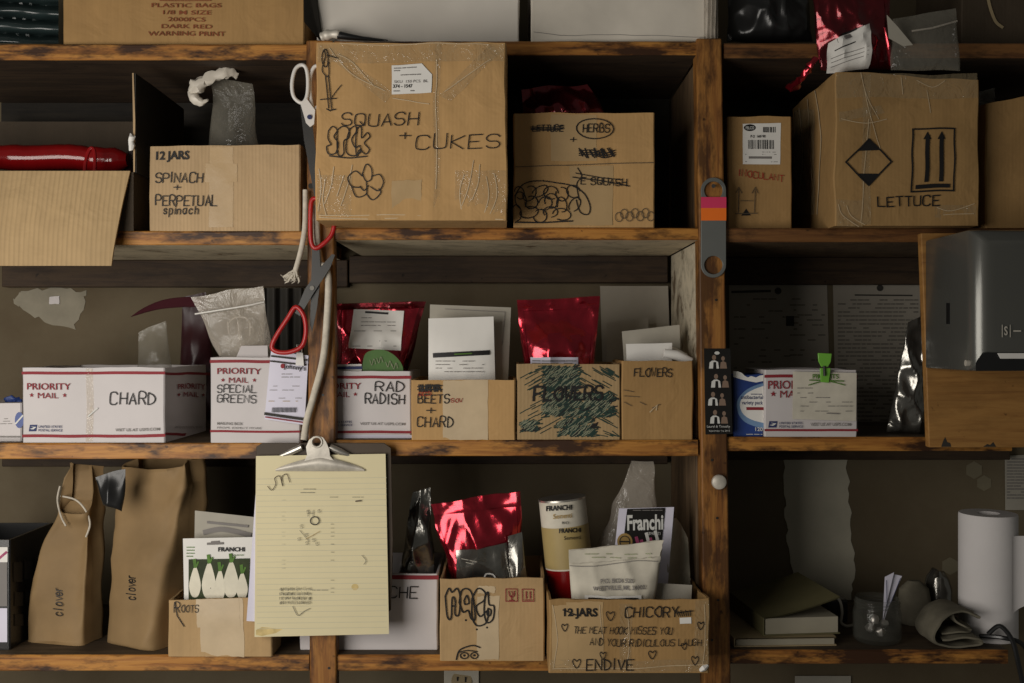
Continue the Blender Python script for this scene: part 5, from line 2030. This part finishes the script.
# roots carton and its packets
c = carton('cardboard_box', 'low tan carton marked ROOTS with wide tape', 'box', 168, 272, 600, Z3L, -.009, .075, 'card_plain', amp=.0010, seed=61, ytr=597)
k = marks(c, 61)
k.quad([(199, 599), (243, 598), (244, 656.5), (201, 656.5)], 'tape_pale', 'tape', .0006, jit=.5)
k.quad([(196, 599), (239, 598.5), (240, 627), (197, 627)], 'tape_pale', 'tape', .0009, jit=.5)
k.hand('R', 174, 179.5, 611.5, 10, .9, jit=.2)
k.hand('OOTS', 181, 198, 611.5, 7, .8, jit=.3)
k.line([(175, 602), (177, 615), (184, 626)], .9)
k.build()
p = pouch('seed_packet', 'white seed packet picturing pale roots in the ROOTS carton', 'packet', [(183, 538.5), (253.5, 537), (252, 640), (185, 640)], .018, .006, 'paper', crumple=.0006, seed=62, n=20)
k = Marks(p['t'], p['face'], p['body'], 5)
M['dark_leafy'] = plain('dark_photo_ground', (.028, .038, .014), .6, 0, .2, .5, 40)
k.quad([(189, 559), (250, 558), (249.5, 605), (189.5, 605)], 'dark_leafy', 'picture_ground', .0012)
for x, y, w_, h in ((196, 580, 6, 17), (210, 578, 7, 20), (221, 583, 5.5, 17), (232, 577, 7.5, 20), (243, 584, 5.5, 15), (215, 596, 5, 8)):
    q = smooth([(x, y - h * .85), (x + w_ * .55, y - h * .45), (x + w_, y + h * .3), (x + w_ * .5, y + h * .9), (x - w_ * .5, y + h * .9), (x - w_, y + h * .3), (x - w_ * .55, y - h * .45)], 4, True)[:-1]
    k.poly([(a[0], a[1]) for a in q][::-1], 'root_white', 'printed_root', .0018)
    if h < 10:
        continue
    k.line([(x, y - h * .8), (x - 1, y - h * .8 - 7)], 3.2, 'leaf_print', 'printed_leaves', .0019)
    k.line([(x + 1, y - h * .8), (x + 3, y - h * .8 - 5)], 1.6, 'leaf_print', 'printed_leaves', .0019)
k.prt('FRANCHI', 218.5, 245, 551, 4.2, bold=.035, eps=.0015)
k.prt('sementi', 230, 244, 555.5, 2.2, 'leaf_print', eps=.0015)
k.line([(208, 543.5), (223, 543)], 2.2, 'print_grey', 'hang_hole', .0015)
k.line([(212, 542), (219, 541.6)], 2.2, 'print_grey', 'hang_hole', .0015)
for y in (547, 550, 553, 556):
    k.greek(187, 195, [y], .8, 'leaf_print')
k.build()
p = pouch('seed_packet', 'grey packet leaning behind the white root packet', 'packet', [(195, 510.5), (254, 517), (252, 640), (193, 640)], .045, .005, 'paper_grey', crumple=.0006, seed=63, n=16)
k = Marks(p['t'], p['face'], p['body'], 5)
k.line([(208, 522), (248, 526)], 2.4, 'print_grey', 'lettering', .0015)
k.curve([(205, 532), (220, 529), (235, 531), (250, 535)], 5, mat='print_grey', name='printed_picture', eps=.0015)
k.build()
p = pouch('seed_packet', 'small white packet between the root packet and the clipboard', 'packet', [(256, 548), (268, 548), (268, 640), (256, 640)], .034, .003, 'paper_lilac', crumple=.0004, seed=64, n=10)

# mache mailer behind the clipboard
c = carton('mailing_box', 'white mailing box half hidden behind the clipboard with black CHE lettering', 'box', 300, 438, 573.5, Z3M, .032, .19, 'white_card', amp=.0008, seed=65, rim=.0008, group=MG)
k = marks(c, 65)
k.line([(301, 577), (437.5, 577)], 4.2, 'print_red', 'red_stripe', .0006)
k.hand('ACHE', 379, 417.5, 597.5, 11, 1.3, jit=.2)
k.build()
pouch('foil_bag', 'dark silver foil bag beside the red one in the box behind the clipboard', 'bag', [(413, 492), (431, 488), (436, 610), (390, 612)], .09, .022, 'foil_silver', crumple=.010, facets=1.3, n=36, seed=67, freq=15, edge=.006)

# graffiti carton
c = carton('cardboard_box', 'square tan carton with bubble tag and red handling marks', 'box', 440, 544.5, 578.5, Z3M, -.034, .19, 'card_plain', amp=.001, seed=68, ytr=578)
k = marks(c, 68)
k.rect(477, 596, 499, 659, 'tape_pale', 'tape', .0006, jit=.6)
k.rect(478, 586, 495, 593, 'tape_pale', 'tape', .0008, jit=.8)
for pts in ([(445, 596), (449, 588), (452, 592), (457, 588), (460, 596), (459, 614), (455, 614), (455, 600), (452, 598), (451, 618), (447, 616), (445, 596)],
            [(459, 602), (462, 590), (469, 589), (473, 597), (475, 618), (471, 618), (468, 610), (463, 612), (459, 602)],
            [(464, 600), (467, 595), (469, 602), (465, 604), (464, 600)],
            [(472, 598), (478, 588), (485, 592), (484, 600), (476, 606), (480, 616), (488, 610), (486, 622), (477, 625), (472, 616), (472, 598)],
            [(485, 596), (488, 592), (489, 604), (494, 606), (493, 618), (487, 622), (484, 612), (485, 596)],
            [(488, 608), (491, 610), (490, 615), (487, 614), (488, 608)]):
    k.curve(pts, 1.4, name='bubble_lettering')
for x, y in ((466, 620), (477, 629), (487, 627), (453, 606)):
    k.disc(x, y, 1.0, 1.0, 'ink', 'bubble_lettering', .0012)
k.curve([(456, 659), (459, 650), (467, 646), (474, 645), (480, 647)], 1.3, name='face_drawing')
k.ell(464, 655, 4, 3, 1.1, name='face_drawing')
k.ell(474, 655, 3.6, 3, 1.1, name='face_drawing')
k.curve([(458, 652), (466, 650), (477, 651)], 1.1, name='face_drawing')
k.disc(464, 655, 1.2, 1.2, 'ink', 'face_drawing', .0012)
k.disc(474, 655, 1.2, 1.2, 'ink', 'face_drawing', .0012)
for x in (505.5, 522):
    k.line([(x, 589), (x + 11.5, 589), (x + 11.5, 601), (x, 601), (x, 589)], .8, 'print_red', 'handling_mark')
k.curve([(508.5, 591), (509, 595), (511.2, 597), (513.6, 595), (514, 591)], 1, mat='print_red', name='handling_mark')
k.line([(511.2, 597), (511.2, 600)], 1, 'print_red', 'handling_mark')
k.line([(511, 591), (512.5, 594), (510.5, 596)], .7, 'print_red', 'handling_mark')
k.line([(509, 600), (513.4, 600)], .8, 'print_red', 'handling_mark')
for x in (526, 530):
    k.line([(x, 598), (x, 591.5)], 1.2, 'print_red', 'handling_mark')
k.line([(524.3, 599.6), (531.5, 599.6)], .8, 'print_red', 'handling_mark')
k.build()
p = pouch('seed_bag', 'crumpled red foil bag with grey label in the carton with the bubble tag', 'bag', [(430, 503), (521, 491.5), (526, 625), (464, 625)], .06, .030, 'foil_red', crumple=.011, facets=1.2, n=40, seed=69, freq=16, edge=.006)
k = Marks(p['t'], p['face'], p['body'], 5)
k.quad([(456, 549), (507, 540), (517, 596), (458, 596)], 'foil_silver', 'grey_label', .0035, nu=14, nv=14)
k.greek(462, 478, [556, 558.5], .6, 'paper_grey', eps=.005)
k.curve([(484, 576), (487, 569), (494, 570), (497, 577)], 1.6, mat='paper', name='white_mark', eps=.006)
k.build()
seals(p, 'foil_red', .10, .05)
pouch('foil_bag', 'narrow dark silver bag between red foil bag and the round seed tin', 'bag', [(508, 536), (522, 532), (531, 615), (512, 615)], .03, .010, 'foil_silver', crumple=.006, seed=70, freq=20)

# chicory carton
yf = -.100
c = carton('cardboard_box', 'torn tan carton marked CHICORY and ENDIVE jutting over the shelf edge', 'box', 548.5, 709, 601, Z3M, yf, .24, 'card_old', amp=.0022, rim=.004, seed=71, ytr=600)
k = marks(c, 71)
k.rect(551, 606, 567, 668, 'tape', 'tape', .0006, jit=.5)
k.rect(566, 603, 604, 668, 'tape', 'tape', .0005, jit=.8)
k.rect(549.5, 660, 707, 671, 'clear_tape', 'clear_tape', .001, nu=20, nv=3)
k.rect(694, 602, 708, 668, 'clear_tape', 'clear_tape', .001, nu=3, nv=20)
k.rect(620, 604, 632, 668, 'clear_tape', 'clear_tape', .001, nu=3, nv=20)
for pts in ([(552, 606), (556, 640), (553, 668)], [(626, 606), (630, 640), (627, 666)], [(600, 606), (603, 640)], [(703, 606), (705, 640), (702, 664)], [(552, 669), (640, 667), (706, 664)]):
    k.curve(pts, .7, mat='tape_pale', name='tape_crease', eps=.0013)  # pale strokes paint the glint along the tape creases
k.prt('12 JARS', 563, 598, 617, 8.2, bold=.03)
k.line([(562, 610.5), (575, 616)], 1.2)
k.heart(611, 616, 5)
k.hand('CHICORY', 624.5, 677, 618, 10, 1.35, dy=-1, slant=.1)
for i in range(7):
    k.line([(676 + i * 2.2, 611 + (i % 2)), (678 + i * 2, 617)], .8, name='crossed_out')
k.line([(674, 613.5), (692, 612)], 1, name='crossed_out')
k.hand('THE MEAT HOOK MISSES YOU', 573, 671, 634, 6.6, .8, slant=.12)
k.hand('AND YOUR RIDICULOUS LAUGH.', 589.5, 703, 645.5, 6.6, .8, dy=.5, slant=.12)
k.hand('ENDIVE', 585.5, 634, 670, 10.5, 1.3, slant=.03, dy=-1.5)
for x, y, r_ in ((564, 628, 4), (575.5, 663, 5), (603, 655, 4), (652, 654, 4.5), (694, 660, 4.5), (683, 646.5, 3.5), (700, 626, 4)):
    k.heart(x, y, r_)
k.rect(679, 618.5, 690.5, 624.5, 'paper', 'white_sticker', .0014)
k.build()
m = MB()
m.tube([W(700, 671, yf - .002), W(704, 668, yf - .004), W(708, 666, yf - .002)], [.003, .005, .002], 8)
m.xform(lambda q: q + .002 * noise.noise_vector(q * 200))
part(c['t'], 'torn_tape', m, 'paper', label='curled white tape at the corner')
# round tin
cz = W(566, 500, .0)
m = MB()
ax0, ax1 = W(577, 643, .04), W(562, 498, .045)
rad = 24 * S
dirv = (ax1 - ax0).normalized()


def tincyl(t0, t1, rr, n=36, top=True):
    mm = MB()
    mm.tube([ax0.lerp(ax1, t0), ax0.lerp(ax1, t1)], rr, n, caps=top)
    return mm


t = thing('seed_tin', 'round cream and gold seed tube with red base in the CHICORY carton', 'tube', ax0)
part(t, 'body', tincyl(0, 1, rad), 'paper_cream')
part(t, 'gold_band', tincyl(.54, .82, rad + .0005, top=False), 'olive_gold', label='olive gold lower band')
part(t, 'red_base', tincyl(.0, .53, rad + .0007, top=False), 'film_red', label='red base band')
part(t, 'rim', tincyl(.992, 1.004, rad + .0008), 'steel')


class Cyl:
    def P(s, px, py, eps=.001):
        dr = W(px, py, 0) - CAM
        # nearest ray / cylinder hit
        dp = dr - dirv * dr.dot(dirv)
        oc = CAM - ax0
        op = oc - dirv * oc.dot(dirv)
        A, B, C_ = dp.dot(dp), 2 * dp.dot(op), op.dot(op) - (rad + eps) ** 2
        ds = max(0, B * B - 4 * A * C_)
        return CAM + dr * ((-B - ds ** .5) / (2 * A))


k = Marks(t, Cyl(), t.children[0], 4)
k.prt('FRANCHI', 546, 572, 511, 5, bold=.035, dy=-1.5)
k.prt('Sementi', 553, 572, 519, 5, 'gold', dy=-1.5, bold=.01)
k.prt('BIO', 562, 569, 524, 2.6, 'ink')
k.prt('FRANCHI', 559, 581, 533, 4.4, bold=.035, dy=-1, eps=.0016)
k.prt('Sementi', 564, 581, 540, 4, 'ink', dy=-1, eps=.0016)
k.build()
M['leaf_pale'] = plain('faded_green_print', (.36, .38, .24), .7, 0, .1, .2)
# packets in the chicory carton
p = pouch('seed_packet', 'worn cream paper packet with address print in the CHICORY carton', 'packet', [(569, 549.5), (663, 541), (648, 640), (572, 640)], -.055, .016, 'paper_cream', crumple=.0075, facets=1.0, seed=72, freq=16, edge=.004, n=36)
k = Marks(p['t'], p['face'], p['body'], 5)
k.quad([(569.3, 549.6), (663, 541.2), (659, 556), (569.8, 563)], 'paper_cream', 'folded_top', .0035, nu=20, nv=4, jit=.6)
k.greek(585, 650, [553, 556.5], .9, 'leaf_pale', 'faded_print', .6, eps=.0055)
k.curve([(570, 566), (600, 565), (632, 560), (657, 561)], .6, mat='print_grey', name='fold_line', eps=.002)
k.prt('P.O. BOX 520', 600, 632, 581.5, 4.2, 'print_grey', bold=.02, eps=.003, dy=-1)
k.prt('WESTVILLE, MI, 34002', 592, 644, 588.2, 4.2, 'print_grey', bold=.02, eps=.003, dy=-1.5)
k.quad([(584, 593.5), (640, 592.5), (640, 606), (584, 607)], 'paper', 'white_border', .003)
k.quad([(587.5, 595.5), (636, 594.5), (636, 606), (587.5, 606)], 'photo_black', 'black_panel', .004)
k.build()
p = pouch('seed_packet', 'dark seed packet with pale edges and gold medal in the CHICORY carton', 'packet', [(619, 508.5), (674, 507), (664, 630), (606, 630)], .01, .007, 'paper_lilac', crumple=.0008, seed=73, n=22)
k = Marks(p['t'], p['face'], p['body'], 5)
k.quad([(627, 508.8), (665, 507.6), (655, 600), (616, 600)], 'photo_black', 'dark_panel', .0012)
k.prt('Franchi', 627, 663, 529.5, 15, 'print_white', bold=.03, eps=.0018, dy=-1)
k.greek(633, 662, [510], .7, 'print_grey', eps=.0018)
k.prt('SEMENTI', 647, 660, 534.5, 3, 'print_white', eps=.0018)
k.disc(624.5, 541, 7.6, 8.2, 'gold', 'gold_medal', .0019)
k.ell(624.5, 541, 5, 5.5, .9, mat='ink', name='medal_ring', eps=.0024)
k.line([(620, 541), (629, 541)], 1.4, 'ink', 'medal_ring', .0024)
for x, y, mt in ((636, 545, 'pink_print'), (641, 548, 'pink_print'), (646, 541, 'print_white'), (650, 546, 'pink_print'), (655, 539, 'print_white')):
    k.line([(x, y - 8), (x + 2, y), (x - 1, y + 14)], 3.2, mt, 'printed_roots', .0018)
k.build()
pouch('plastic_bag', 'milky plastic bag behind the packets in the CHICORY carton', 'bag', [(630, 463), (653, 462), (668, 600), (574, 600)], .095, .03, 'clear_milky', crumple=.012, seed=74, freq=13, edge=.012)
m = MB()
m.grid(lambda a, b: W(662 + 26 * a + 4 * b, 528 + 82 * b - 10 * math.sin(a * 3) + 26 * max(0, a - .55) * (1 - b), .03 - .02 * math.sin(a * 5 + b * 2) - .006 * noise.noise(Vector((a * 4, b * 4, 3)))), 20, 24, flip=True)
m.grid(lambda a, b: Vector(W(662 + 26 * a + 4 * b, 528 + 82 * b - 10 * math.sin(a * 3) + 26 * max(0, a - .55) * (1 - b), .033 - .02 * math.sin(a * 5 + b * 2) - .006 * noise.noise(Vector((a * 4, b * 4, 3))))), 20, 24)
solo('folded_cloth', 'grey cloth draped over the back of the CHICORY carton', 'cloth', m, 'cloth_pale')
pouch('seed_packet', 'small grey packet lying at the inner corner of the CHICORY carton', 'packet', [(655, 583), (692, 585), (690, 625), (655, 625)], -.03, .006, 'paper_grey', crumple=.001, seed=75, n=12)
# knob on the second post
m = MB()
cc = W(719, 482, F0 - .008)
m.tube([cc + Vector((0, .012, 0)), cc, cc + Vector((0, -.004, 0)), cc + Vector((0, -.007, 0))], [.006, .0135, .0125, .008], 22)
solo('round_knob', 'small round pale metal knob on the second post', 'knob', m, 'nickel')

# ------------------------------------------------------------------ right bay, third row
def slab3(px0, px1, y0, y1, z0, z1, skew=0.0):
    mm = MB()
    a, b_ = (px0 - CX) * S, (px1 - CX) * S
    mm.hexa([(a, y0, z0), (b_, y0, z0), (b_ - skew, y1, z0), (a - skew, y1, z0), (a, y0, z1), (b_, y0, z1), (b_ - skew, y1, z1), (a - skew, y1, z1)])
    return mm


def book(name, label, px0, px1, y0, y1, z0, th, cover, yaw=0., open_lift=0.):
    xa, xb = (px0 - CX) * S, (px1 - CX) * S
    ctr = Vector(((xa + xb) / 2, (y0 + y1) / 2, 0))
    rot = Matrix.Translation(ctr) @ Matrix.Rotation(R(yaw), 4, 'Z') @ Matrix.Translation(-ctr)
    t = thing(name, label, 'notebook', Vector((ctr.x, ctr.y, z0)), 0, 'notebooks on the lowest shelf')
    m = MB()
    m.box((xa + .003, y0 + .003, z0 + .002), (xb - .003, y1 - .003, z0 + th - .002))
    m.xform(lambda p: rot @ p)
    part(t, 'pages', m, 'book_pages')
    m = MB()
    m.box((xa, y0, z0), (xb, y1, z0 + .002))
    m.xform(lambda p: rot @ p)
    part(t, 'back_cover', m, cover)
    m = MB()
    nn = 12

    def cov(a, b, o):
        x = xa + (xb - xa) * a
        return (x, y0 + (y1 - y0) * b, z0 + th - .002 + open_lift * a ** 1.4 + o)
    m.grid(lambda a, b: cov(a, b, .002), nn, nn)
    m.grid(lambda a, b: cov(a, b, 0), nn, nn, flip=True)
    m.xform(lambda p: rot @ p)
    part(t, 'front_cover', m, cover)
    m = MB()
    m.box((xa - .002, y0, z0), (xa, y1, z0 + th))
    m.xform(lambda p: rot @ p)
    part(t, 'spine', m, cover)
    return t


book('notebook', 'thin tan notebook lowest of the pile on the lowest shelf', 734, 838, .02, .22, Z3R + .0005, .016, 'tan', 3)
book('notebook', 'thick notebook with lifted olive cover on top of the tan one', 762, 842, .035, .24, Z3R + .0172, .033, 'book_cover', 6, .035)
# mason jar
cj = W(877, 640, .06)
cj.z = Z3R + .0005
t = thing('glass_jar', 'small glass jar holding folded slips of paper', 'jar', cj)
m = MB()
rj = 24 * S
m.lathe(cj, [(rj * .9, 0), (rj, .006), (rj, .052), (rj * .95, .060), (rj * .90, .063), (rj * .93, .066), (rj * .90, .069), (rj * .93, .072), (rj * .90, .075), (rj * .91, .080), (rj * .86, .080), (rj * .85, .060), (rj * .93, .05), (rj * .93, .008), (rj * .3, .005)], 40)
part(t, 'body', m, 'glass', sharp=80)
m = MB()
for z in (.066, .072):
    m.tube([cj + Vector((math.cos(a) * rj * .935, math.sin(a) * rj * .935, z)) for a in [2 * math.pi * i / 36 for i in range(37)]], .0012, 6, caps=False)
part(t, 'screw_thread', m, 'glass')
for i, (q, lab) in enumerate((([(885, 577), (894, 572.5), (886, 606), (883, 620)], 'white slip of paper standing in the glass jar'), ([(893, 574), (902, 576), (889, 606), (884, 621)], 'bluish folded paper slip leaning out of the glass jar'))):
    m = MB()
    yj = .058 + i * .006
    m.slab([W(a, b_, yj) for a, b_ in q][::-1], (0, -1, 0), .0012)
    o = solo('paper_slip', lab, 'paper', m, 'paper_lilac', group='paper slips in the glass jar')
    k = Marks(o, Flat(W(885, 620, yj), (1, 0, 0), (0, 0, 1)), o)
    k.line([(886, 580), (886.5, 606)] if i == 0 else [(900, 578), (890, 603)], .6, 'print_blue', 'blue_edge')
    k.build()
m = MB()
for (x, y, z) in ((870, 628, .05), (880, 632, .045), (874, 620, .06), (884, 624, .065)):
    c_ = W(x, y, z)
    mm = MB()
    mm.lathe(c_, [(.001, -.008), (.007, -.005), (.009, .001), (.006, .007), (.001, .009)], 9)
    m = merge(m, mm)
m.xform(lambda q: q + .003 * noise.noise_vector(q * 150))
part(t, 'contents', m, 'steel', label='bright crumpled bits inside')
# white roll
cr = W(988, 620, .085)
cr.z = Z3R + .0005
hr = W(988, 513, .085).z - cr.z
rr = 27.5 * S * (D + .085) / D
t = thing('paper_roll', 'tall white paper towel roll standing at the end of the lowest shelf', 'paper roll', cr)
m = MB()
m.lathe(cr, [(rr * .99, 0), (rr, .003), (rr, hr - .003), (rr * .98, hr), (rr * .40, hr), (rr * .38, hr - .02), (rr * .2, hr - .02)], 48)
part(t, 'body', m, 'roll_paper', sharp=50)
m = MB()
m.grid(lambda a, b: cr + Vector((math.cos(R(-62 + a * 50)) * (rr + .001 + .05 * a * a), math.sin(R(-62 + a * 50)) * (rr + .001) - .05 * a * a, .055 + (hr - .09) * (1 - b) + .03 * a * b)), 14, 14, flip=True)
part(t, 'loose_end', m, 'roll_paper', label='loose end of the towel')
# glove
m = MB()
pth = smooth([(976, 607), (966, 603), (957, 601), (946, 603), (936, 610), (930, 621), (931, 630), (938, 634.5), (957, 635.5), (974, 634), (977.5, 630), (970, 626.5), (958, 626), (947, 628), (940, 629)], 5)
pth2 = smooth([(950, 604), (954, 611), (962, 615), (969, 618), (966, 621), (952, 621), (940, 623)], 5)


def clothband(pp, y0, y1, th):
    mm = MB()
    n_ = len(pp) - 1

    def fn(a, b, o):
        i = min(n_, int(round(a * n_)))
        p = pp[i]
        t_ = (pp[min(n_, i + 1)] - pp[max(0, i - 1)]).normalized()
        y = y0 + (y1 - y0) * b + .004 * math.sin(a * 14)
        r_ = th * (1 - .5 * abs(2 * b - 1) ** 4)
        q = W(p.x, p.y, .02) + Vector((-t_.y, 0, -t_.x)) * (o * r_) + .0025 * noise.noise_vector(Vector((p.x * .09, b * 3, p.y * .09)))
        q.y = y
        return q
    mm.grid(lambda a, b: fn(a, b, 1), n_, 10)
    mm.grid(lambda a, b: fn(a, b, -1), n_, 10, flip=True)
    k0 = (n_ + 1) * 11
    rim = [i for i in range(n_ + 1)] + [j * (n_ + 1) + n_ for j in range(1, 11)] + [10 * (n_ + 1) + i for i in range(n_ - 1, -1, -1)] + [j * (n_ + 1) for j in range(9, 0, -1)]
    for i, a in enumerate(rim):
        b_ = rim[(i + 1) % len(rim)]
        mm.face((b_, a, a + k0, b_ + k0))
    return mm


m = merge(clothband(pth, .0, .085, .0034), clothband(pth2, .006, .08, .003))
zm = min(p.z for p in m.v)
m.xform(lambda q: q + Vector((0, 0, Z3R + .0005 - zm)))
solo('work_glove', 'folded grey cloth glove between the glass jar and the white roll', 'glove', m, 'cloth')
# small jar behind with wrappers
cj2 = W(938, 600, .20)
cj2.z = Z3R + .0005
m = MB()
hj = W(938, 570, .2).z - cj2.z
m.lathe(cj2, [(.022, 0), (.026, .006), (.027, hj * .6), (.022, hj * .85), (.012, hj), (.002, hj)], 24, lambda p, a: p * (1 + .10 * noise.noise(p * 70)))
solo('foil_parcel', 'dim crinkled silver wrapped parcel behind the folded glove', 'parcel', m, 'foil_silver')
m = MB()
cbx = W(914, 612, .17)
cbx.z = Z3R + .0005
mm = MB()
mm.lathe(cbx, [(.025, 0), (.032, .01), (.034, .04), (.028, .07), (.012, .085)], 18, lambda p, a: Vector((p.x * (1 + .25 * noise.noise(p * 40)), p.y * .7, p.z)))
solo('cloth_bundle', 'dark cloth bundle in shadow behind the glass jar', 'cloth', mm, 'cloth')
# power adapter with pale cord
m = MB()
m.box((W(824, 600, .2).x, .18, Z3R + .0005), (W(845, 600, .2).x, .23, Z3R + .045))
t = thing('power_adapter', 'dark power adapter with pale looping cord behind the notebooks', 'adapter', base_of(m))
part(t, 'body', m, 'black_plastic', bevel=.004)
m = cord([(828, 598, .16), (834, 596, .15), (840, 601, .15), (842, 612, .14), (841, 622, .14), (846, 626, .14), (853, 625, .15)], .0028, 8)
part(t, 'cord', m, 'paper_grey')
# black cables by the roll
for i, (pts, lab) in enumerate((([(988, 634, .02), (1000, 626, .01), (1012, 640, -.01), (1018, 662, -.02), (1024, 690, -.02)], 'black cable trailing over the shelf end below the white roll'), ([(980, 636, .03), (1004, 638, .0), (1024, 646, -.005), (1040, 680, -.01)], 'second black cable looping under the first at the shelf end'))):
    m = cord(pts, .0042, 8)
    solo('cable', lab, 'cable', m, 'black_plastic', group='black cables at the shelf end')
# notice on the wall
m = MB()
m.slab([W(1005, 456, BW - .003), W(1070, 452, BW - .003), W(1070, 510, BW - .003), W(1005.5, 510, BW - .003)][::-1], (0, -1, 0), .001)
o = solo('wall_notice', 'small grey white printed notice on the wall above the white roll', 'notice', m, 'paper_grey')
k = Marks(o, Flat(W(1005, 510, BW - .003), (1, 0, 0), (0, 0, 1)), o, 8)
k.greek(1007, 1066, range(459, 500, 3), 1.2, 'print_grey', dens=.85)
k.build()

# below the lowest shelf
m = MB()
P4 = [W(444, 668, BW - .006), W(479, 668, BW - .006), W(479, 722, BW - .006), W(444, 722, BW - .006)]
m.slab(P4[::-1], (0, -1, 0), .005)
t = thing('power_outlet', 'cream double power outlet on the wall below the lowest shelf', 'outlet', base_of(m))
op = part(t, 'plate', m, 'outlet', bevel=.0015)
for y in (681, 708):
    m = MB()
    m.tube([W(461.5, y, BW - .005), W(461.5, y, BW - .010)], .022, 22)
    so = part(t, 'socket', m, 'tan')
    m = MB()
    for dx in (-4, 4):
        m.slab([W(461.5 + dx - .8, y - 4, BW - .0105), W(461.5 + dx + .8, y - 4, BW - .0105), W(461.5 + dx + .8, y + 3, BW - .0105), W(461.5 + dx - .8, y + 3, BW - .0105)][::-1], (0, -1, 0), .0005)
    part(t, 'slot', m, 'ink', parent=so)
m = MB()
m.slab([W(795, 676, BW - .004), W(851, 676, BW - .004), W(851, 730, BW - .004), W(795, 730, BW - .004)][::-1], (0, -1, 0), .001)
solo('wall_notice', 'pale blank sheet on the wall under the notebooks', 'notice', m, 'paper_grey')
